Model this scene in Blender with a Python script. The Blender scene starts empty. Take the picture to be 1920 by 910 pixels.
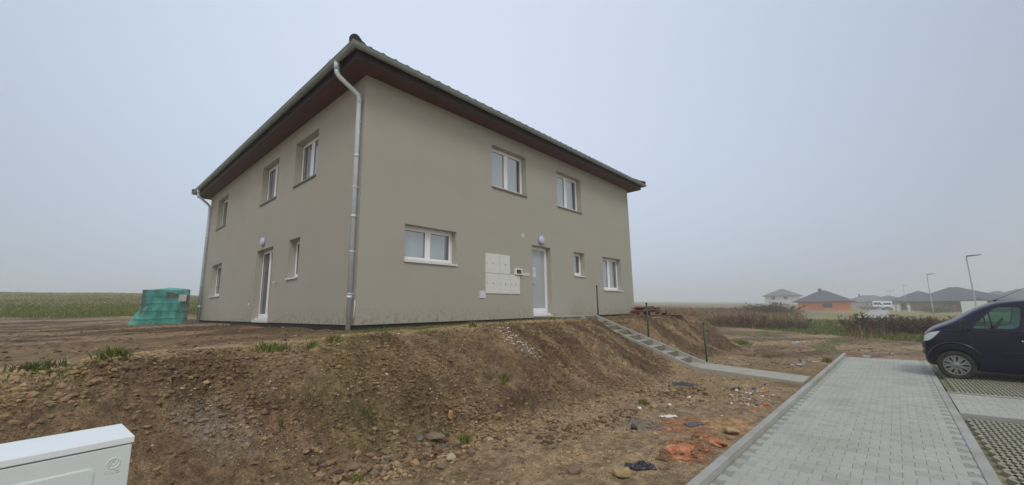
import bpy, bmesh, math, random
import numpy as np
from mathutils import Vector, Matrix, Euler
R = math.radians
C = bpy.data.collections.new('scene'); bpy.context.scene.collection.children.link(C)
sc = bpy.context.scene

# ---------------------------------------------------------------- camera
cam = bpy.data.objects.new('camera', bpy.data.cameras.new('camera')); C.objects.link(cam)
yaw, pit, roll = 0.834427434, 0.162889591, -0.0154872
fw = Vector((math.sin(yaw)*math.cos(pit), math.cos(yaw)*math.cos(pit), math.sin(pit)))
rt = Vector((math.cos(yaw), -math.sin(yaw), 0)); up = rt.cross(fw)
rt2 = rt*math.cos(roll) + up*math.sin(roll); up2 = -rt*math.sin(roll) + up*math.cos(roll)
m = Matrix((rt2, up2, -fw)).transposed().to_4x4(); m.translation = Vector((-4.0124, -7.9684, 0.2623))
cam.matrix_world = m
cam.data.sensor_width = 36; cam.data.lens = 755.8/1920*36
cam.data.clip_start = .05; cam.data.clip_end = 5000
sc.camera = cam

# ---------------------------------------------------------------- light
SUN_EL, SUN_AZ = 50, 219          # thin brightness through the overcast, from behind the camera
world = bpy.data.worlds.new('World'); sc.world = world; world.use_nodes = True
nt = world.node_tree; nt.nodes.clear()
def N(nt, t, **k):
    n = nt.nodes.new(t)
    for a, b in k.items(): setattr(n, a, b)
    return n
out = N(nt, 'ShaderNodeOutputWorld'); bg = N(nt, 'ShaderNodeBackground'); bg.inputs['Strength'].default_value = .121
sky = N(nt, 'ShaderNodeTexSky', sky_type='NISHITA'); sky.sun_disc = False
sky.sun_elevation = R(SUN_EL); sky.sun_rotation = R(SUN_AZ); sky.air_density = 1.4; sky.dust_density = 6; sky.ozone_density = 1.5
tc = N(nt, 'ShaderNodeTexCoord')
# overcast dome: brightest high in front of the camera, duller to the sides and low down
vd = N(nt, 'ShaderNodeVectorMath', operation='DOT_PRODUCT'); bd = Vector((.58, .66, .62)).normalized(); vd.inputs[1].default_value = bd
nt.links.new(tc.outputs['Generated'], vd.inputs[0])
ramp = N(nt, 'ShaderNodeValToRGB')
e = ramp.color_ramp.elements
e[0].position = .0; e[0].color = (5.1, 5.1, 5.0, 1)
e[1].position = 1.0; e[1].color = (6.3, 7.1, 8.4, 1)
x = ramp.color_ramp.elements.new(.55); x.color = (3.75, 4.35, 5.3, 1)
x = ramp.color_ramp.elements.new(.82); x.color = (5.1, 5.9, 7.1, 1)
nt.links.new(vd.outputs['Value'], ramp.inputs[0])
nz = N(nt, 'ShaderNodeTexNoise'); nz.inputs['Scale'].default_value = 1.6; nz.inputs['Detail'].default_value = 3; nz.inputs['Roughness'].default_value = .45
nt.links.new(tc.outputs['Generated'], nz.inputs['Vector'])
mr = N(nt, 'ShaderNodeMapRange'); mr.inputs['To Min'].default_value = .93; mr.inputs['To Max'].default_value = 1.07
nt.links.new(nz.outputs['Fac'], mr.inputs['Value'])
mul = N(nt, 'ShaderNodeVectorMath', operation='SCALE'); nt.links.new(ramp.outputs['Color'], mul.inputs[0]); nt.links.new(mr.outputs['Result'], mul.inputs['Scale'])
mx = N(nt, 'ShaderNodeMix', data_type='RGBA'); mx.inputs['Factor'].default_value = .88
nt.links.new(sky.outputs['Color'], mx.inputs['A']); nt.links.new(mul.outputs['Vector'], mx.inputs['B'])
nt.links.new(mx.outputs['Result'], bg.inputs['Color']); nt.links.new(bg.outputs[0], out.inputs['Surface'])

sl = bpy.data.lights.new('sun', 'SUN'); sl.energy = 1.0; sl.angle = R(18); sl.color = (1, .97, .92)
sun = bpy.data.objects.new('sun', sl); C.objects.link(sun)
sd = Vector((math.sin(R(SUN_AZ))*math.cos(R(SUN_EL)), math.cos(R(SUN_AZ))*math.cos(R(SUN_EL)), math.sin(R(SUN_EL))))
sun.rotation_euler = sd.to_track_quat('Z', 'Y').to_euler(); sun.location = (0, -20, 30)
vs = sc.view_settings; vs.view_transform = 'Standard'; vs.look = 'None'; vs.exposure = 0.0; vs.gamma = 1; vs.use_curve_mapping = False
sc.cycles.max_bounces = 8; sc.cycles.volume_bounces = 2; sc.cycles.volume_step_rate = 1; sc.cycles.transparent_max_bounces = 12

# ---------------------------------------------------------------- helpers
def S(r, g, b):                       # sRGB 0-255 to linear
    f = lambda c: (c/255/12.92 if c/255 <= .04045 else ((c/255+.055)/1.055)**2.4)
    return (f(r), f(g), f(b), 1)
def V4(c): return tuple(c) if len(c) == 4 else tuple(c) + (1,)
MATS = {}
def mat(name, color, rough=.7, metal=0, var=.12, scale=6, bump=0, bscale=60, spec=.5, coat=0, obj_coord=True, var2=0, scale2=.8, col2=None, fine=0, fscale=300):
    if name in MATS: return MATS[name]
    m = bpy.data.materials.new(name); m.use_nodes = True; nt = m.node_tree
    b = nt.nodes['Principled BSDF']; b.inputs['Roughness'].default_value = rough; b.inputs['Metallic'].default_value = metal
    b.inputs['Specular IOR Level'].default_value = spec; b.inputs['Coat Weight'].default_value = coat
    tcn = N(nt, 'ShaderNodeTexCoord'); co = tcn.outputs['Object']
    n1 = N(nt, 'ShaderNodeTexNoise'); n1.inputs['Scale'].default_value = scale; n1.inputs['Detail'].default_value = 5; nt.links.new(co, n1.inputs['Vector'])
    r1 = N(nt, 'ShaderNodeMapRange'); r1.inputs['From Min'].default_value = .3; r1.inputs['From Max'].default_value = .7
    r1.inputs['To Min'].default_value = 1-var; r1.inputs['To Max'].default_value = 1+var; nt.links.new(n1.outputs['Fac'], r1.inputs['Value'])
    base = N(nt, 'ShaderNodeRGB'); base.outputs[0].default_value = V4(color); cs = base.outputs[0]
    if col2 is not None:
        n2 = N(nt, 'ShaderNodeTexNoise'); n2.inputs['Scale'].default_value = scale2; n2.inputs['Detail'].default_value = 6; nt.links.new(co, n2.inputs['Vector'])
        r2 = N(nt, 'ShaderNodeMapRange'); r2.inputs['From Min'].default_value = .45; r2.inputs['From Max'].default_value = .65; r2.inputs['To Max'].default_value = var2
        nt.links.new(n2.outputs['Fac'], r2.inputs['Value'])
        mm = N(nt, 'ShaderNodeMix', data_type='RGBA'); nt.links.new(r2.outputs[0], mm.inputs['Factor']); nt.links.new(cs, mm.inputs['A']); mm.inputs['B'].default_value = V4(col2); cs = mm.outputs['Result']
    sv = N(nt, 'ShaderNodeVectorMath', operation='SCALE'); nt.links.new(cs, sv.inputs[0]); nt.links.new(r1.outputs[0], sv.inputs['Scale']); cs = sv.outputs[0]
    if fine:
        n3 = N(nt, 'ShaderNodeTexNoise'); n3.inputs['Scale'].default_value = fscale; n3.inputs['Detail'].default_value = 2; nt.links.new(co, n3.inputs['Vector'])
        r3 = N(nt, 'ShaderNodeMapRange'); r3.inputs['From Min'].default_value = .3; r3.inputs['From Max'].default_value = .7; r3.inputs['To Min'].default_value = 1-fine; r3.inputs['To Max'].default_value = 1+fine
        nt.links.new(n3.outputs['Fac'], r3.inputs['Value'])
        s3 = N(nt, 'ShaderNodeVectorMath', operation='SCALE'); nt.links.new(cs, s3.inputs[0]); nt.links.new(r3.outputs[0], s3.inputs['Scale']); cs = s3.outputs[0]
    nt.links.new(cs, b.inputs['Base Color'])
    if bump:
        nb = N(nt, 'ShaderNodeTexNoise'); nb.inputs['Scale'].default_value = bscale; nb.inputs['Detail'].default_value = 4; nt.links.new(co, nb.inputs['Vector'])
        bp = N(nt, 'ShaderNodeBump'); bp.inputs['Strength'].default_value = 1; bp.inputs['Distance'].default_value = bump
        nt.links.new(nb.outputs['Fac'], bp.inputs['Height']); nt.links.new(bp.outputs[0], b.inputs['Normal'])
    MATS[name] = m; return m
def attr_mat(name, rough=.9, bump=.0, bscale=40, var=.2, scale=25, spec=.2, sss=0):
    if name in MATS: return MATS[name]
    m = mat(name, (1, 1, 1), rough, var=var, scale=scale, bump=bump, bscale=bscale, spec=spec)
    nt = m.node_tree; rgb = [n for n in nt.nodes if n.type == 'RGB'][0]
    a = N(nt, 'ShaderNodeAttribute'); a.attribute_name = 'Col'
    for l in list(rgb.outputs[0].links): nt.links.new(a.outputs['Color'], l.to_socket)
    nt.nodes.remove(rgb); return m
def glass_mat(name, tint=(.86, .9, .9, 1), ior=1.9, rough=.02):
    if name in MATS: return MATS[name]
    m = bpy.data.materials.new(name); m.use_nodes = True; nt = m.node_tree; nt.nodes.clear()
    o = N(nt, 'ShaderNodeOutputMaterial'); t = N(nt, 'ShaderNodeBsdfTransparent'); g = N(nt, 'ShaderNodeBsdfGlossy'); f = N(nt, 'ShaderNodeFresnel'); x = N(nt, 'ShaderNodeMixShader')
    t.inputs[0].default_value = tint; g.inputs['Roughness'].default_value = rough; g.inputs['Color'].default_value = (.95, .95, 1, 1); f.inputs['IOR'].default_value = ior
    
    geo = N(nt, 'ShaderNodeNewGeometry'); mi = N(nt, 'ShaderNodeMix', data_type='FLOAT'); nt.links.new(geo.outputs['Backfacing'], mi.inputs['Factor']); mi.inputs['A'].default_value = ior; mi.inputs['B'].default_value = 1/ior
    nt.links.new(mi.outputs['Result'], f.inputs['IOR']); nt.links.new(f.outputs[0], x.inputs[0]); nt.links.new(t.outputs[0], x.inputs[1]); nt.links.new(g.outputs[0], x.inputs[2]); nt.links.new(x.outputs[0], o.inputs['Surface'])
    MATS[name] = m; return m

def tag(o, label=None, cat=None, group=None, kind=None):
    if label: o['label'] = label
    if cat: o['category'] = cat
    if group: o['group'] = group
    if kind: o['kind'] = kind
    return o
def thing(name, label, cat, loc=(0, 0, 0), rz=0, group=None):
    o = bpy.data.objects.new(name, None); C.objects.link(o); o.empty_display_size = .2
    o.location = loc; o.rotation_euler = (0, 0, rz); return tag(o, label, cat, group)
def link(name, me, m=None, parent=None):
    o = bpy.data.objects.new(name, me); C.objects.link(o)
    if m is not None and not me.materials:
        for mm in (m if isinstance(m, (list, tuple)) else [m]): me.materials.append(mm)
    if parent is not None: o.parent = parent
    return o
class MB:
    """collects boxes, prisms, tubes into one mesh"""
    def __init__(s): s.v = []; s.f = []; s.sm = []
    def add(s, vs, fs, smooth=False):
        o = len(s.v); s.v += [tuple(v) for v in vs]; s.f += [tuple(i+o for i in f) for f in fs]; s.sm += [smooth]*len(fs); return s
    def box(s, x0, x1, y0, y1, z0, z1):
        if x0 > x1: x0, x1 = x1, x0
        if y0 > y1: y0, y1 = y1, y0
        if z0 > z1: z0, z1 = z1, z0
        return s.add([(x0,y0,z0),(x1,y0,z0),(x1,y1,z0),(x0,y1,z0),(x0,y0,z1),(x1,y0,z1),(x1,y1,z1),(x0,y1,z1)],
                     [(0,3,2,1),(4,5,6,7),(0,1,5,4),(1,2,6,5),(2,3,7,6),(3,0,4,7)])
    def obox(s, c, ax, ay, az, hx, hy, hz):
        c, ax, ay, az = map(Vector, (c, ax, ay, az)); vs = []
        for sz in (-1, 1):
            for sx, sy in ((-1,-1),(1,-1),(1,1),(-1,1)): vs.append(c+ax*hx*sx+ay*hy*sy+az*hz*sz)
        return s.add(vs, [(0,3,2,1),(4,5,6,7),(0,1,5,4),(1,2,6,5),(2,3,7,6),(3,0,4,7)])
    def tube(s, pts, r, n=12, cap=True):
        pts = [Vector(p) for p in pts]; rs = r if isinstance(r, (list, tuple)) else [r]*len(pts); vs = []; fs = []
        prev = None
        for i, p in enumerate(pts):
            d = (pts[min(i+1, len(pts)-1)]-pts[max(i-1, 0)]).normalized()
            if prev is None:
                a = Vector((0,0,1)) if abs(d.z) < .9 else Vector((1,0,0)); u = d.cross(a).normalized()
            else: u = (prev - d*prev.dot(d)).normalized()
            prev = u; w = d.cross(u)
            for k in range(n):
                t = 2*math.pi*k/n; vs.append(p+(u*math.cos(t)+w*math.sin(t))*rs[i])
        for i in range(len(pts)-1):
            for k in range(n):
                a = i*n+k; b = i*n+(k+1) % n; fs.append((a, b, b+n, a+n))
        s.add(vs, fs, True)
        if cap:
            o = len(s.v)-len(vs); s.f += [tuple(o+k for k in reversed(range(n))), tuple(o+(len(pts)-1)*n+k for k in range(n))]; s.sm += [False, False]
        return s
    def prism(s, poly, axis, a0, a1):
        n = len(poly)
        def P(p, a): return {'x': (a, p[0], p[1]), 'y': (p[0], a, p[1]), 'z': (p[0], p[1], a)}[axis]
        vs = [P(p, a0) for p in poly]+[P(p, a1) for p in poly]
        return s.add(vs, [tuple(reversed(range(n))), tuple(range(n, 2*n))]+[(i, (i+1) % n, (i+1) % n+n, i+n) for i in range(n)])
    def lathe(s, prof, c=(0,0,0), axis='z', n=24):
        vs = []; fs = []; c = Vector(c)
        for r_, h in prof:
            for k in range(n):
                t = 2*math.pi*k/n; a, b = r_*math.cos(t), r_*math.sin(t)
                vs.append(c+Vector({'z': (a, b, h), 'y': (a, h, b), 'x': (h, a, b)}[axis]))
        for i in range(len(prof)-1):
            for k in range(n):
                a = i*n+k; b = i*n+(k+1) % n; fs.append((a, b, b+n, a+n))
        return s.add(vs, fs, True)
    def mesh(s, name, bevel=0):
        me = bpy.data.meshes.new(name); me.from_pydata(s.v, [], s.f)
        me.polygons.foreach_set('use_smooth', s.sm)
        bm = bmesh.new(); bm.from_mesh(me)
        bmesh.ops.recalc_face_normals(bm, faces=bm.faces)
        if bevel: bmesh.ops.bevel(bm, geom=[e for e in bm.edges if e.is_manifold and e.calc_face_angle(0) > .5], offset=bevel, segments=2, affect='EDGES', profile=.6)
        bm.to_mesh(me); bm.free(); return me
    def build(s, name, m, parent=None, bevel=0): return link(name, s.mesh(name, bevel), m, parent)
def npmesh(name, V, F, col=None, smooth=False):
    """V (n,3), F (m,k) arrays, col (n,3) per-vertex"""
    V = np.asarray(V, np.float32); F = np.asarray(F, np.int32); k = F.shape[1]
    me = bpy.data.meshes.new(name); me.vertices.add(len(V)); me.vertices.foreach_set('co', V.ravel())
    me.loops.add(F.size); me.loops.foreach_set('vertex_index', F.ravel())
    me.polygons.add(len(F)); me.polygons.foreach_set('loop_start', np.arange(0, F.size, k, dtype=np.int32));
    me.polygons.foreach_set('use_smooth', np.full(len(F), smooth))
    me.update(calc_edges=True)
    if col is not None:
        a = me.attributes.new('Col', 'FLOAT_COLOR', 'POINT'); c4 = np.ones((len(V), 4), np.float32); c4[:, :3] = col; a.data.foreach_set('color', c4.ravel())
    return me
def smooth(t): t = np.clip(t, 0, 1); return t*t*(3-2*t)
def hsh(ix, iy, s):
    n = (ix*374761393+iy*668265263+s*1442695041) & 0xffffffff
    n = ((n ^ (n >> 13))*1274126177) & 0xffffffff
    return ((n ^ (n >> 16)) & 0xffff)/65535.0
def vnoise(x, y, s=0):
    x = np.asarray(x, float); y = np.asarray(y, float)
    ix = np.floor(x).astype(np.int64); iy = np.floor(y).astype(np.int64)
    fx = x-ix; fy = y-iy; fx = fx*fx*(3-2*fx); fy = fy*fy*(3-2*fy)
    a = hsh(ix, iy, s); b = hsh(ix+1, iy, s); c = hsh(ix, iy+1, s); d = hsh(ix+1, iy+1, s)
    return (a*(1-fx)+b*fx)*(1-fy)+(c*(1-fx)+d*fx)*fy
def worley(x, y, s=0):
    x = np.asarray(x, float); y = np.asarray(y, float); ix = np.floor(x).astype(np.int64); iy = np.floor(y).astype(np.int64); d1 = np.full(x.shape, 9.); d2 = np.full(x.shape, 9.)
    for a in (-1, 0, 1):
        for b in (-1, 0, 1):
            cx, cy = ix+a, iy+b; d = np.hypot(cx+.1+.8*hsh(cx, cy, s)-x, cy+.1+.8*hsh(cx, cy, s+5)-y); d2 = np.minimum(d2, np.maximum(d1, d)); d1 = np.minimum(d1, d)
    return d1, d2
def fbm(x, y, o=4, s=0):
    v = 0; a = .5
    for i in range(o):
        v = v+a*(vnoise(x, y, s+i*7)-.5); x = x*2.03+3.1; y = y*2.03+1.7; a *= .5
    return v
rnd = random.Random(5); rng = np.random.default_rng(5)

# ================================================================= TERRAIN
PUD = ((18.8,-4.9,.6,.22,-20),(13.7,-7.3,.26,.13,10),(14.7,-8.1,.38,.14,5),(11.0,-6.15,.32,.10,-35),(10.2,-5.95,.28,.10,-30),(12.9,-6.3,.22,.08,-25),(15.6,-7.6,.3,.11,-10))
def kerb_y(x): return -6.5-.026*np.asarray(x, float)      # outer (mud side) line of the kerb
def edge_y(x): return -8.44-.012*np.asarray(x, float)     # right edge of the pavement
def bank(X, Y):
    yc = np.interp(X, [-30,-8,-4.3,-3,-.5,5,6.6,12.3], [-3.2,-2.8,-2.3,-1.8,-1.5,-1.5,-1.15,-2.0])
    w = np.interp(X, [-30,-4,0,6,9,14], [2.6,2.3,2.7,3.1,2.6,2.6])
    dx = np.maximum(0, X-12.3)/3.3; dy = np.maximum(0, yc-Y)/w
    return np.clip(np.sqrt(dx*dx+dy*dy), 0, 1), yc
def base_h(X, Y):
    X = np.asarray(X, float); Y = np.asarray(Y, float)
    t, yc = bank(X, Y)
    top = np.interp(X, [-30,-4,-1,2,5], [-.28,-.22,-.17,-.1,-.07])
    ys = np.where(Y > 165, 165, Y)
    u = ys-12.; top = top+.046*np.where(u > 4, u-2, np.where(u > 0, u*u/8, 0))
    g = ys+5.
    low = -1.4+.040*np.where(g > 4, g-2, np.where(g > 0, g*g/8, 0))-.002*np.clip(X-15, 0, 100)-.02*np.clip(-Y-9.5, 0, 20)
    f = t-np.sin(2*np.pi*t)/(2*np.pi)*.85
    k = np.clip((Y-6)/14, 0, 1); f = f*(1-k)+smooth((X-12.3)/25)*k
    return top*(1-f)+low*f
def sstep(a, b, x): return smooth((np.asarray(x, float)-a)/(b-a))
def masks(X, Y):
    t, yc = bank(X, Y)
    slope = sstep(.02, .2, t)*(1-sstep(.7, 1, t))*(Y < 3)
    n1 = fbm(X*.35+5, Y*.35, 4, 11); n2 = fbm(X*1.1, Y*1.1, 4, 23); n3 = fbm(X*4.1, Y*4.1, 4, 31)
    # grass beyond the bare ground
    edgeY = np.interp(X, [-60, -8, 0, 10, 20, 30, 40], [27, 24, 21, 12, 3.5, -2.0, -4.5])+n1*3+n2*1.2
    grass = sstep(-.4, .5, Y-edgeY)
    right = sstep(14, 19, X)
    er = np.interp(X, [14,18,24,32,60,300], [9, 2.2,-3.6,-6.8,-8.2,-8.2])+n2*1.6
    xb = np.interp(Y, [-40,-12,-9,-5.5,0,6,10,14], [19,19,21.2,25.5,30,30,21,14])+n1*1.5+n2*1.2
    grass = np.where((X > 14) & (Y < 14), sstep(-.4, .7, X-xb+1.3), np.where(X > 14, 1., grass))
    return t, yc, slope, n1, n2, n3, grass
def ground_h(X, Y, fine=True):
    X = np.asarray(X, float); Y = np.asarray(Y, float)
    h = base_h(X, Y); t, yc, slope, n1, n2, n3, grass = masks(X, Y)
    near = np.exp(-(np.maximum(0, X-16)/12)**2)*np.exp(-(np.maximum(0, -6-X)/8)**2)
    h = h+n2*(.05+.12*slope)
    if fine:
        # slumped soil: lumps on the bank, shallow streaks that run down it, wheel ruts on the flat mud
        cl = fbm(X*3.3, Y*3.3, 5, 41); rid = np.abs(fbm(X*5.2+2, Y*5.2, 4, 51))
        streak = fbm(X*5.5+Y*2.2, Y*1.1, 4, 61)
        rough = near*(.22+.78*slope)*(.6+1.3*sstep(-.1, .2, n2+n1*.6))*(1-grass)*(np.hypot(X+4, Y+8) < 24)
        wx, wy = X+fbm(X*6, Y*6, 2, 3)*.16, Y+fbm(X*6, Y*6, 2, 9)*.16
        a1, a2 = worley(wx*6.5, wy*8.0, 3); b1, b2 = worley(wx*15, wy*18, 8)
        h = h+rough*(.032*(np.clip(a2-a1, 0, .45)/.45-.5)*(.3+1.4*vnoise(X*1.7, Y*1.7, 29))+.028*(np.clip(b2-b1, 0, .4)/.4-.5)+.028*fbm(X*9, Y*9, 3, 17))
        h = h+near*(slope*(cl*.11+streak*.05)+(1-slope)*(cl*.045)+(.25+.75*slope)*(.05-rid*.22)*sstep(-.05, .25, n1+n2*.6+.1)*.8)
        rut = (Y > 1.5)*(X < 4)*np.sin((Y+.12*X+n1*2.5)*2.1)*.075*np.exp(-((Y-9)/8)**2)
        rr = (X > 11)*(t > .9)*np.sin((Y*1.5+.62*X+n1*4)*3.)*.05
        h = h+(rut+rr*.8)*(1-grass)
        # the soil was thrown up in a low ridge along the crest
        h = h+.03*np.exp(-((Y-yc-.15)/.35)**2)*(X < 6.4)*(.6+n2*1.5)
    # keep it under what is built on it
    flat = sstep(-.9, -.1, Y)*(1-sstep(.0, .3, -X))*(X < 13)*(Y < 14.3)
    h = np.where(flat > 0, h*(1-flat)+np.minimum(h, -.11)*flat, h)
    st = (1-sstep(.38, .475, np.abs(X-7.18)))*(Y > -7)*(Y < .2)               # stairs and path
    zs = np.interp(Y, [-6.7, -4.25, -1.05, 0], [-1.37, -1.22, .0, .0])
    h = np.where(st > 0, h*(1-st)+(zs-.22)*st, h)
    side = (1-sstep(.5, 1.0, np.abs(X-7.18)))*(Y > -6.6)*(Y < -.0)*(1-st)
    h = h*(1-side)+(np.where(Y > -4.3, zs-.055+n3*.02, np.minimum(h, zs-.06)))*side
    lf = sstep(5.0, 5.7, X)*(X < 7.7)*(Y > -1.7)*(Y <= -.95)*sstep(-1.75, -1.15, Y); h = h*(1-lf)+np.minimum(h, -.125+n3*.02)*lf
    land = (X > 5.75)*(X < 7.7)*(Y > -1.0)*(Y < .2); h = np.where(land, -.25, h)
    inb = (Y < kerb_y(X)-.04)*(Y > -15.5)*(X > -6.4)*(X < 12.55)
    h = np.where(inb, -1.62, h)
    nk = np.exp(-(np.maximum(0, Y-kerb_y(X))/.35)**2)*(X < 12.9)*(X > -7)*(1-inb)*(Y > kerb_y(X)-.04)
    h = h*(1-nk)+np.minimum(h, -1.40+n3*.06)*nk
    for (x, y, a, b, rz) in PUD:
        c_, s_ = math.cos(R(rz)), math.sin(R(rz)); u = ((X-x)*c_+(Y-y)*s_)/a; v = (-(X-x)*s_+(Y-y)*c_)/b; q = np.sqrt(u*u+v*v)+fbm(X*2.5, Y*2.5, 3, 19)*1.0
        k = 1-sstep(.8, 1.5, q); h = h*(1-k)+(base_h(np.array([x]), np.array([y]))[0]-.03)*k
    return h
def srgb(r, g, b): return np.array(S(r, g, b)[:3])
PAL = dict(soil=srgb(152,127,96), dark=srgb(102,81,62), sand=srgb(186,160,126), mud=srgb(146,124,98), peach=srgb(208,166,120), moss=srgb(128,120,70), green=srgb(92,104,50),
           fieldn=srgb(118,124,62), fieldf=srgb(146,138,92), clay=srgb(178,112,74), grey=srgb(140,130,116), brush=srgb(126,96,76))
def ground_col(X, Y):
    t, yc, slope, n1, n2, n3, grass = masks(X, Y)
    c = np.broadcast_to(PAL['soil'], X.shape+(3,)).copy()
    def mixc(c, k, name, a=1): k = (np.clip(k, 0, 1)*a)[..., None]; return c*(1-k)+PAL[name]*k
    st2 = fbm(X*3.5+Y*1.4, Y*.8, 4, 71)
    c = mixc(c, sstep(.0, .18, n1*.7+n2*.8+n3*.35+.02)*.72+.28*slope, 'dark', .72)
    c = mixc(c, slope*sstep(.02, .2, st2)*(X > 0), 'dark', .45)
    c = mixc(c, slope*sstep(-.05, .15, -st2)*sstep(1, 3, X), 'sand', .45)
    c = mixc(c, (1-sstep(-1.6, .3, X))*sstep(-.05, .15, n2-n1)*(t > .05)*(Y < 2), 'moss', .38)
    # pale trodden strip along the crest, sandy flat below the bank
    c = mixc(c, np.exp(-((Y-yc-.3)/.55)**2)*(X < 6.3)*sstep(-.25, -.05, n3), 'sand', .95)
    c = mixc(c, sstep(.72, 1., t)*sstep(-.1, .12, n1+n2*.9+n3*.3)*(X < 12), 'sand', .7)
    mudf = sstep(1.0, 3.0, Y)*(X < 3)*(1-grass)
    c = mixc(c, mudf, 'sand', .5)
    band = fbm(X*.25, Y*1.3, 4, 81); c = mixc(c, mudf*sstep(-.01, .07, band), 'dark', .9); c = mixc(c, mudf*sstep(.02, .12, -band), 'grey', .45)
    mr_ = (X > 11)*(t > .92)*(1-grass); c = mixc(c, mr_, 'mud', .85)
    band2 = fbm((X-Y*.2)*.22, (Y+.62*X)*.9, 4, 91); c = mixc(c, mr_*sstep(.0, .12, band2), 'dark', .55); c = mixc(c, mr_*sstep(.0, .12, -band2), 'sand', .5)
    # local stains of other earth
    for (x, y, r_, nm, a) in ((2.1,-5.75,.55,'clay',.5),(2.45,-6.2,.42,'peach',.9),(.95,-6.1,.28,'clay',.7),(1.75,-5.2,.35,'grey',.8),(-3.02,-2.95,.22,'grey',.6),(-2.75,-3.15,.3,'grey',.4),(2.1,-2.7,.2,'grey',.5),(-.6,5.4,.9,'clay',.35),(-1.9,4.8,1.3,'clay',.25)):
        d = np.hypot(X-x, Y-y)/r_+n3*1.2; c = mixc(c, 1-sstep(.5, 1.1, d), nm, a)
    # short grass in front of the wall
    wg = np.exp(-((Y+.75)/.35)**2)*sstep(-.02, .1, n2+n3*.8)*(X > -.3)*(X < 5.2)+np.exp(-((X+.5)/.3)**2)*sstep(.0, .1, n2+n3)*(Y > -.5)*(Y < 4)
    c = mixc(c, wg, 'green', .5)
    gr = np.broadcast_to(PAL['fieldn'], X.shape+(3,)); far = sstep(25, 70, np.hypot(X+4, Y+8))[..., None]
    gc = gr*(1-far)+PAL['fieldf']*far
    fb = (fbm(X*.05, Y*.12, 4, 101)*.9+n1*.25)[..., None]; gc = gc*(1+fb*.9)
    rb = (sstep(14, 22, X)*sstep(2, 8, Y-np.interp(X, [14,30,60,120,300], [3,-3,-4,-2,-2]))*(1-sstep(55, 75, Y)))[..., None]; gc = gc*(1-.6*rb)+PAL['brush']*.6*rb
    g = grass[..., None]; c = c*(1-g)+gc*g
    pat = ((X > 10)*(t > .6)*(1-grass)*sstep(.1, .17, fbm(X*.55, Y*.8, 3, 111))); c = mixc(c, pat, 'green', .7)
    return np.clip(c, .005, .9)
def axis(segs, lo, hi, g=1.09):
    a = [segs[0][0]]
    for s0, s1, st in segs:
        n = max(1, int(round((s1-s0)/st))); a += list(s0+(s1-s0)*(np.arange(n)+1)/n)
    d = segs[-1][2]
    while a[-1] < hi: d *= g; a.append(a[-1]+d)
    d = segs[0][2]
    while a[0] > lo: d *= g; a.insert(0, a[0]-d)
    return np.array(a)
gx = axis([(-7, -4, .06), (-4, 4.5, .022), (4.5, 9, .035), (9, 16, .07), (16, 30, .18)], -260, 620)
gy = axis([(-15.6, -7, .3), (-7, -6.5, .04), (-6.5, -1.2, .022), (-1.2, -1, .03), (-1, 1, .08), (1, 12, .14), (12, 30, .3)], -240, 560)
GX, GY = np.meshgrid(gx, gy); GH = ground_h(GX, GY); GC = ground_col(GX, GY)
nx, ny = len(gx), len(gy); idx = np.arange(nx*ny).reshape(ny, nx)
F = np.stack([idx[:-1, :-1], idx[:-1, 1:], idx[1:, 1:], idx[1:, :-1]], -1).reshape(-1, 4)
gme = npmesh('ground', np.stack([GX, GY, GH], -1).reshape(-1, 3), F, GC.reshape(-1, 3), True)
gm = attr_mat('earth', rough=.88, bump=.06, bscale=22, var=.36, scale=9, spec=.25)
nt = gm.node_tree; P_ = nt.nodes['Principled BSDF']
src0 = P_.inputs['Base Color'].links[0].from_socket; tc0 = [n for n in nt.nodes if n.type == 'TEX_COORD'][0]
for scl, am in ((42, .30), (3.2, .16)):
    nz_ = N(nt, 'ShaderNodeTexNoise'); nz_.inputs['Scale'].default_value = scl; nz_.inputs['Detail'].default_value = 4; nz_.inputs['Roughness'].default_value = .65; nt.links.new(tc0.outputs['Object'], nz_.inputs['Vector'])
    mr_n = N(nt, 'ShaderNodeMapRange'); mr_n.inputs['From Min'].default_value = .35; mr_n.inputs['From Max'].default_value = .65; mr_n.inputs['To Min'].default_value = 1-am; mr_n.inputs['To Max'].default_value = 1+am; nt.links.new(nz_.outputs['Fac'], mr_n.inputs['Value'])
    sc_n = N(nt, 'ShaderNodeVectorMath', operation='SCALE'); nt.links.new(src0, sc_n.inputs[0]); nt.links.new(mr_n.outputs[0], sc_n.inputs['Scale']); src0 = sc_n.outputs[0]
nt.links.new(src0, P_.inputs['Base Color'])
# pebbles and crumbs: voronoi cells, some pale
tcn = [n for n in nt.nodes if n.type == 'TEX_COORD'][0]
vo = N(nt, 'ShaderNodeTexVoronoi'); vo.inputs['Scale'].default_value = 34; nt.links.new(tcn.outputs['Object'], vo.inputs['Vector'])
sepc = N(nt, 'ShaderNodeSeparateColor'); nt.links.new(vo.outputs['Color'], sepc.inputs[0])
gt = N(nt, 'ShaderNodeMapRange'); gt.inputs['From Min'].default_value = .9; gt.inputs['From Max'].default_value = .93; nt.links.new(sepc.outputs[0], gt.inputs['Value'])
lt = N(nt, 'ShaderNodeMapRange'); lt.inputs['From Min'].default_value = .42; lt.inputs['From Max'].default_value = .3; nt.links.new(vo.outputs['Distance'], lt.inputs['Value'])
mm = N(nt, 'ShaderNodeMath', operation='MULTIPLY'); nt.links.new(gt.outputs[0], mm.inputs[0]); nt.links.new(lt.outputs[0], mm.inputs[1])
m2 = N(nt, 'ShaderNodeMath', operation='MULTIPLY'); nt.links.new(mm.outputs[0], m2.inputs[0]); m2.inputs[1].default_value = .45
src = P_.inputs['Base Color'].links[0].from_socket
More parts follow.
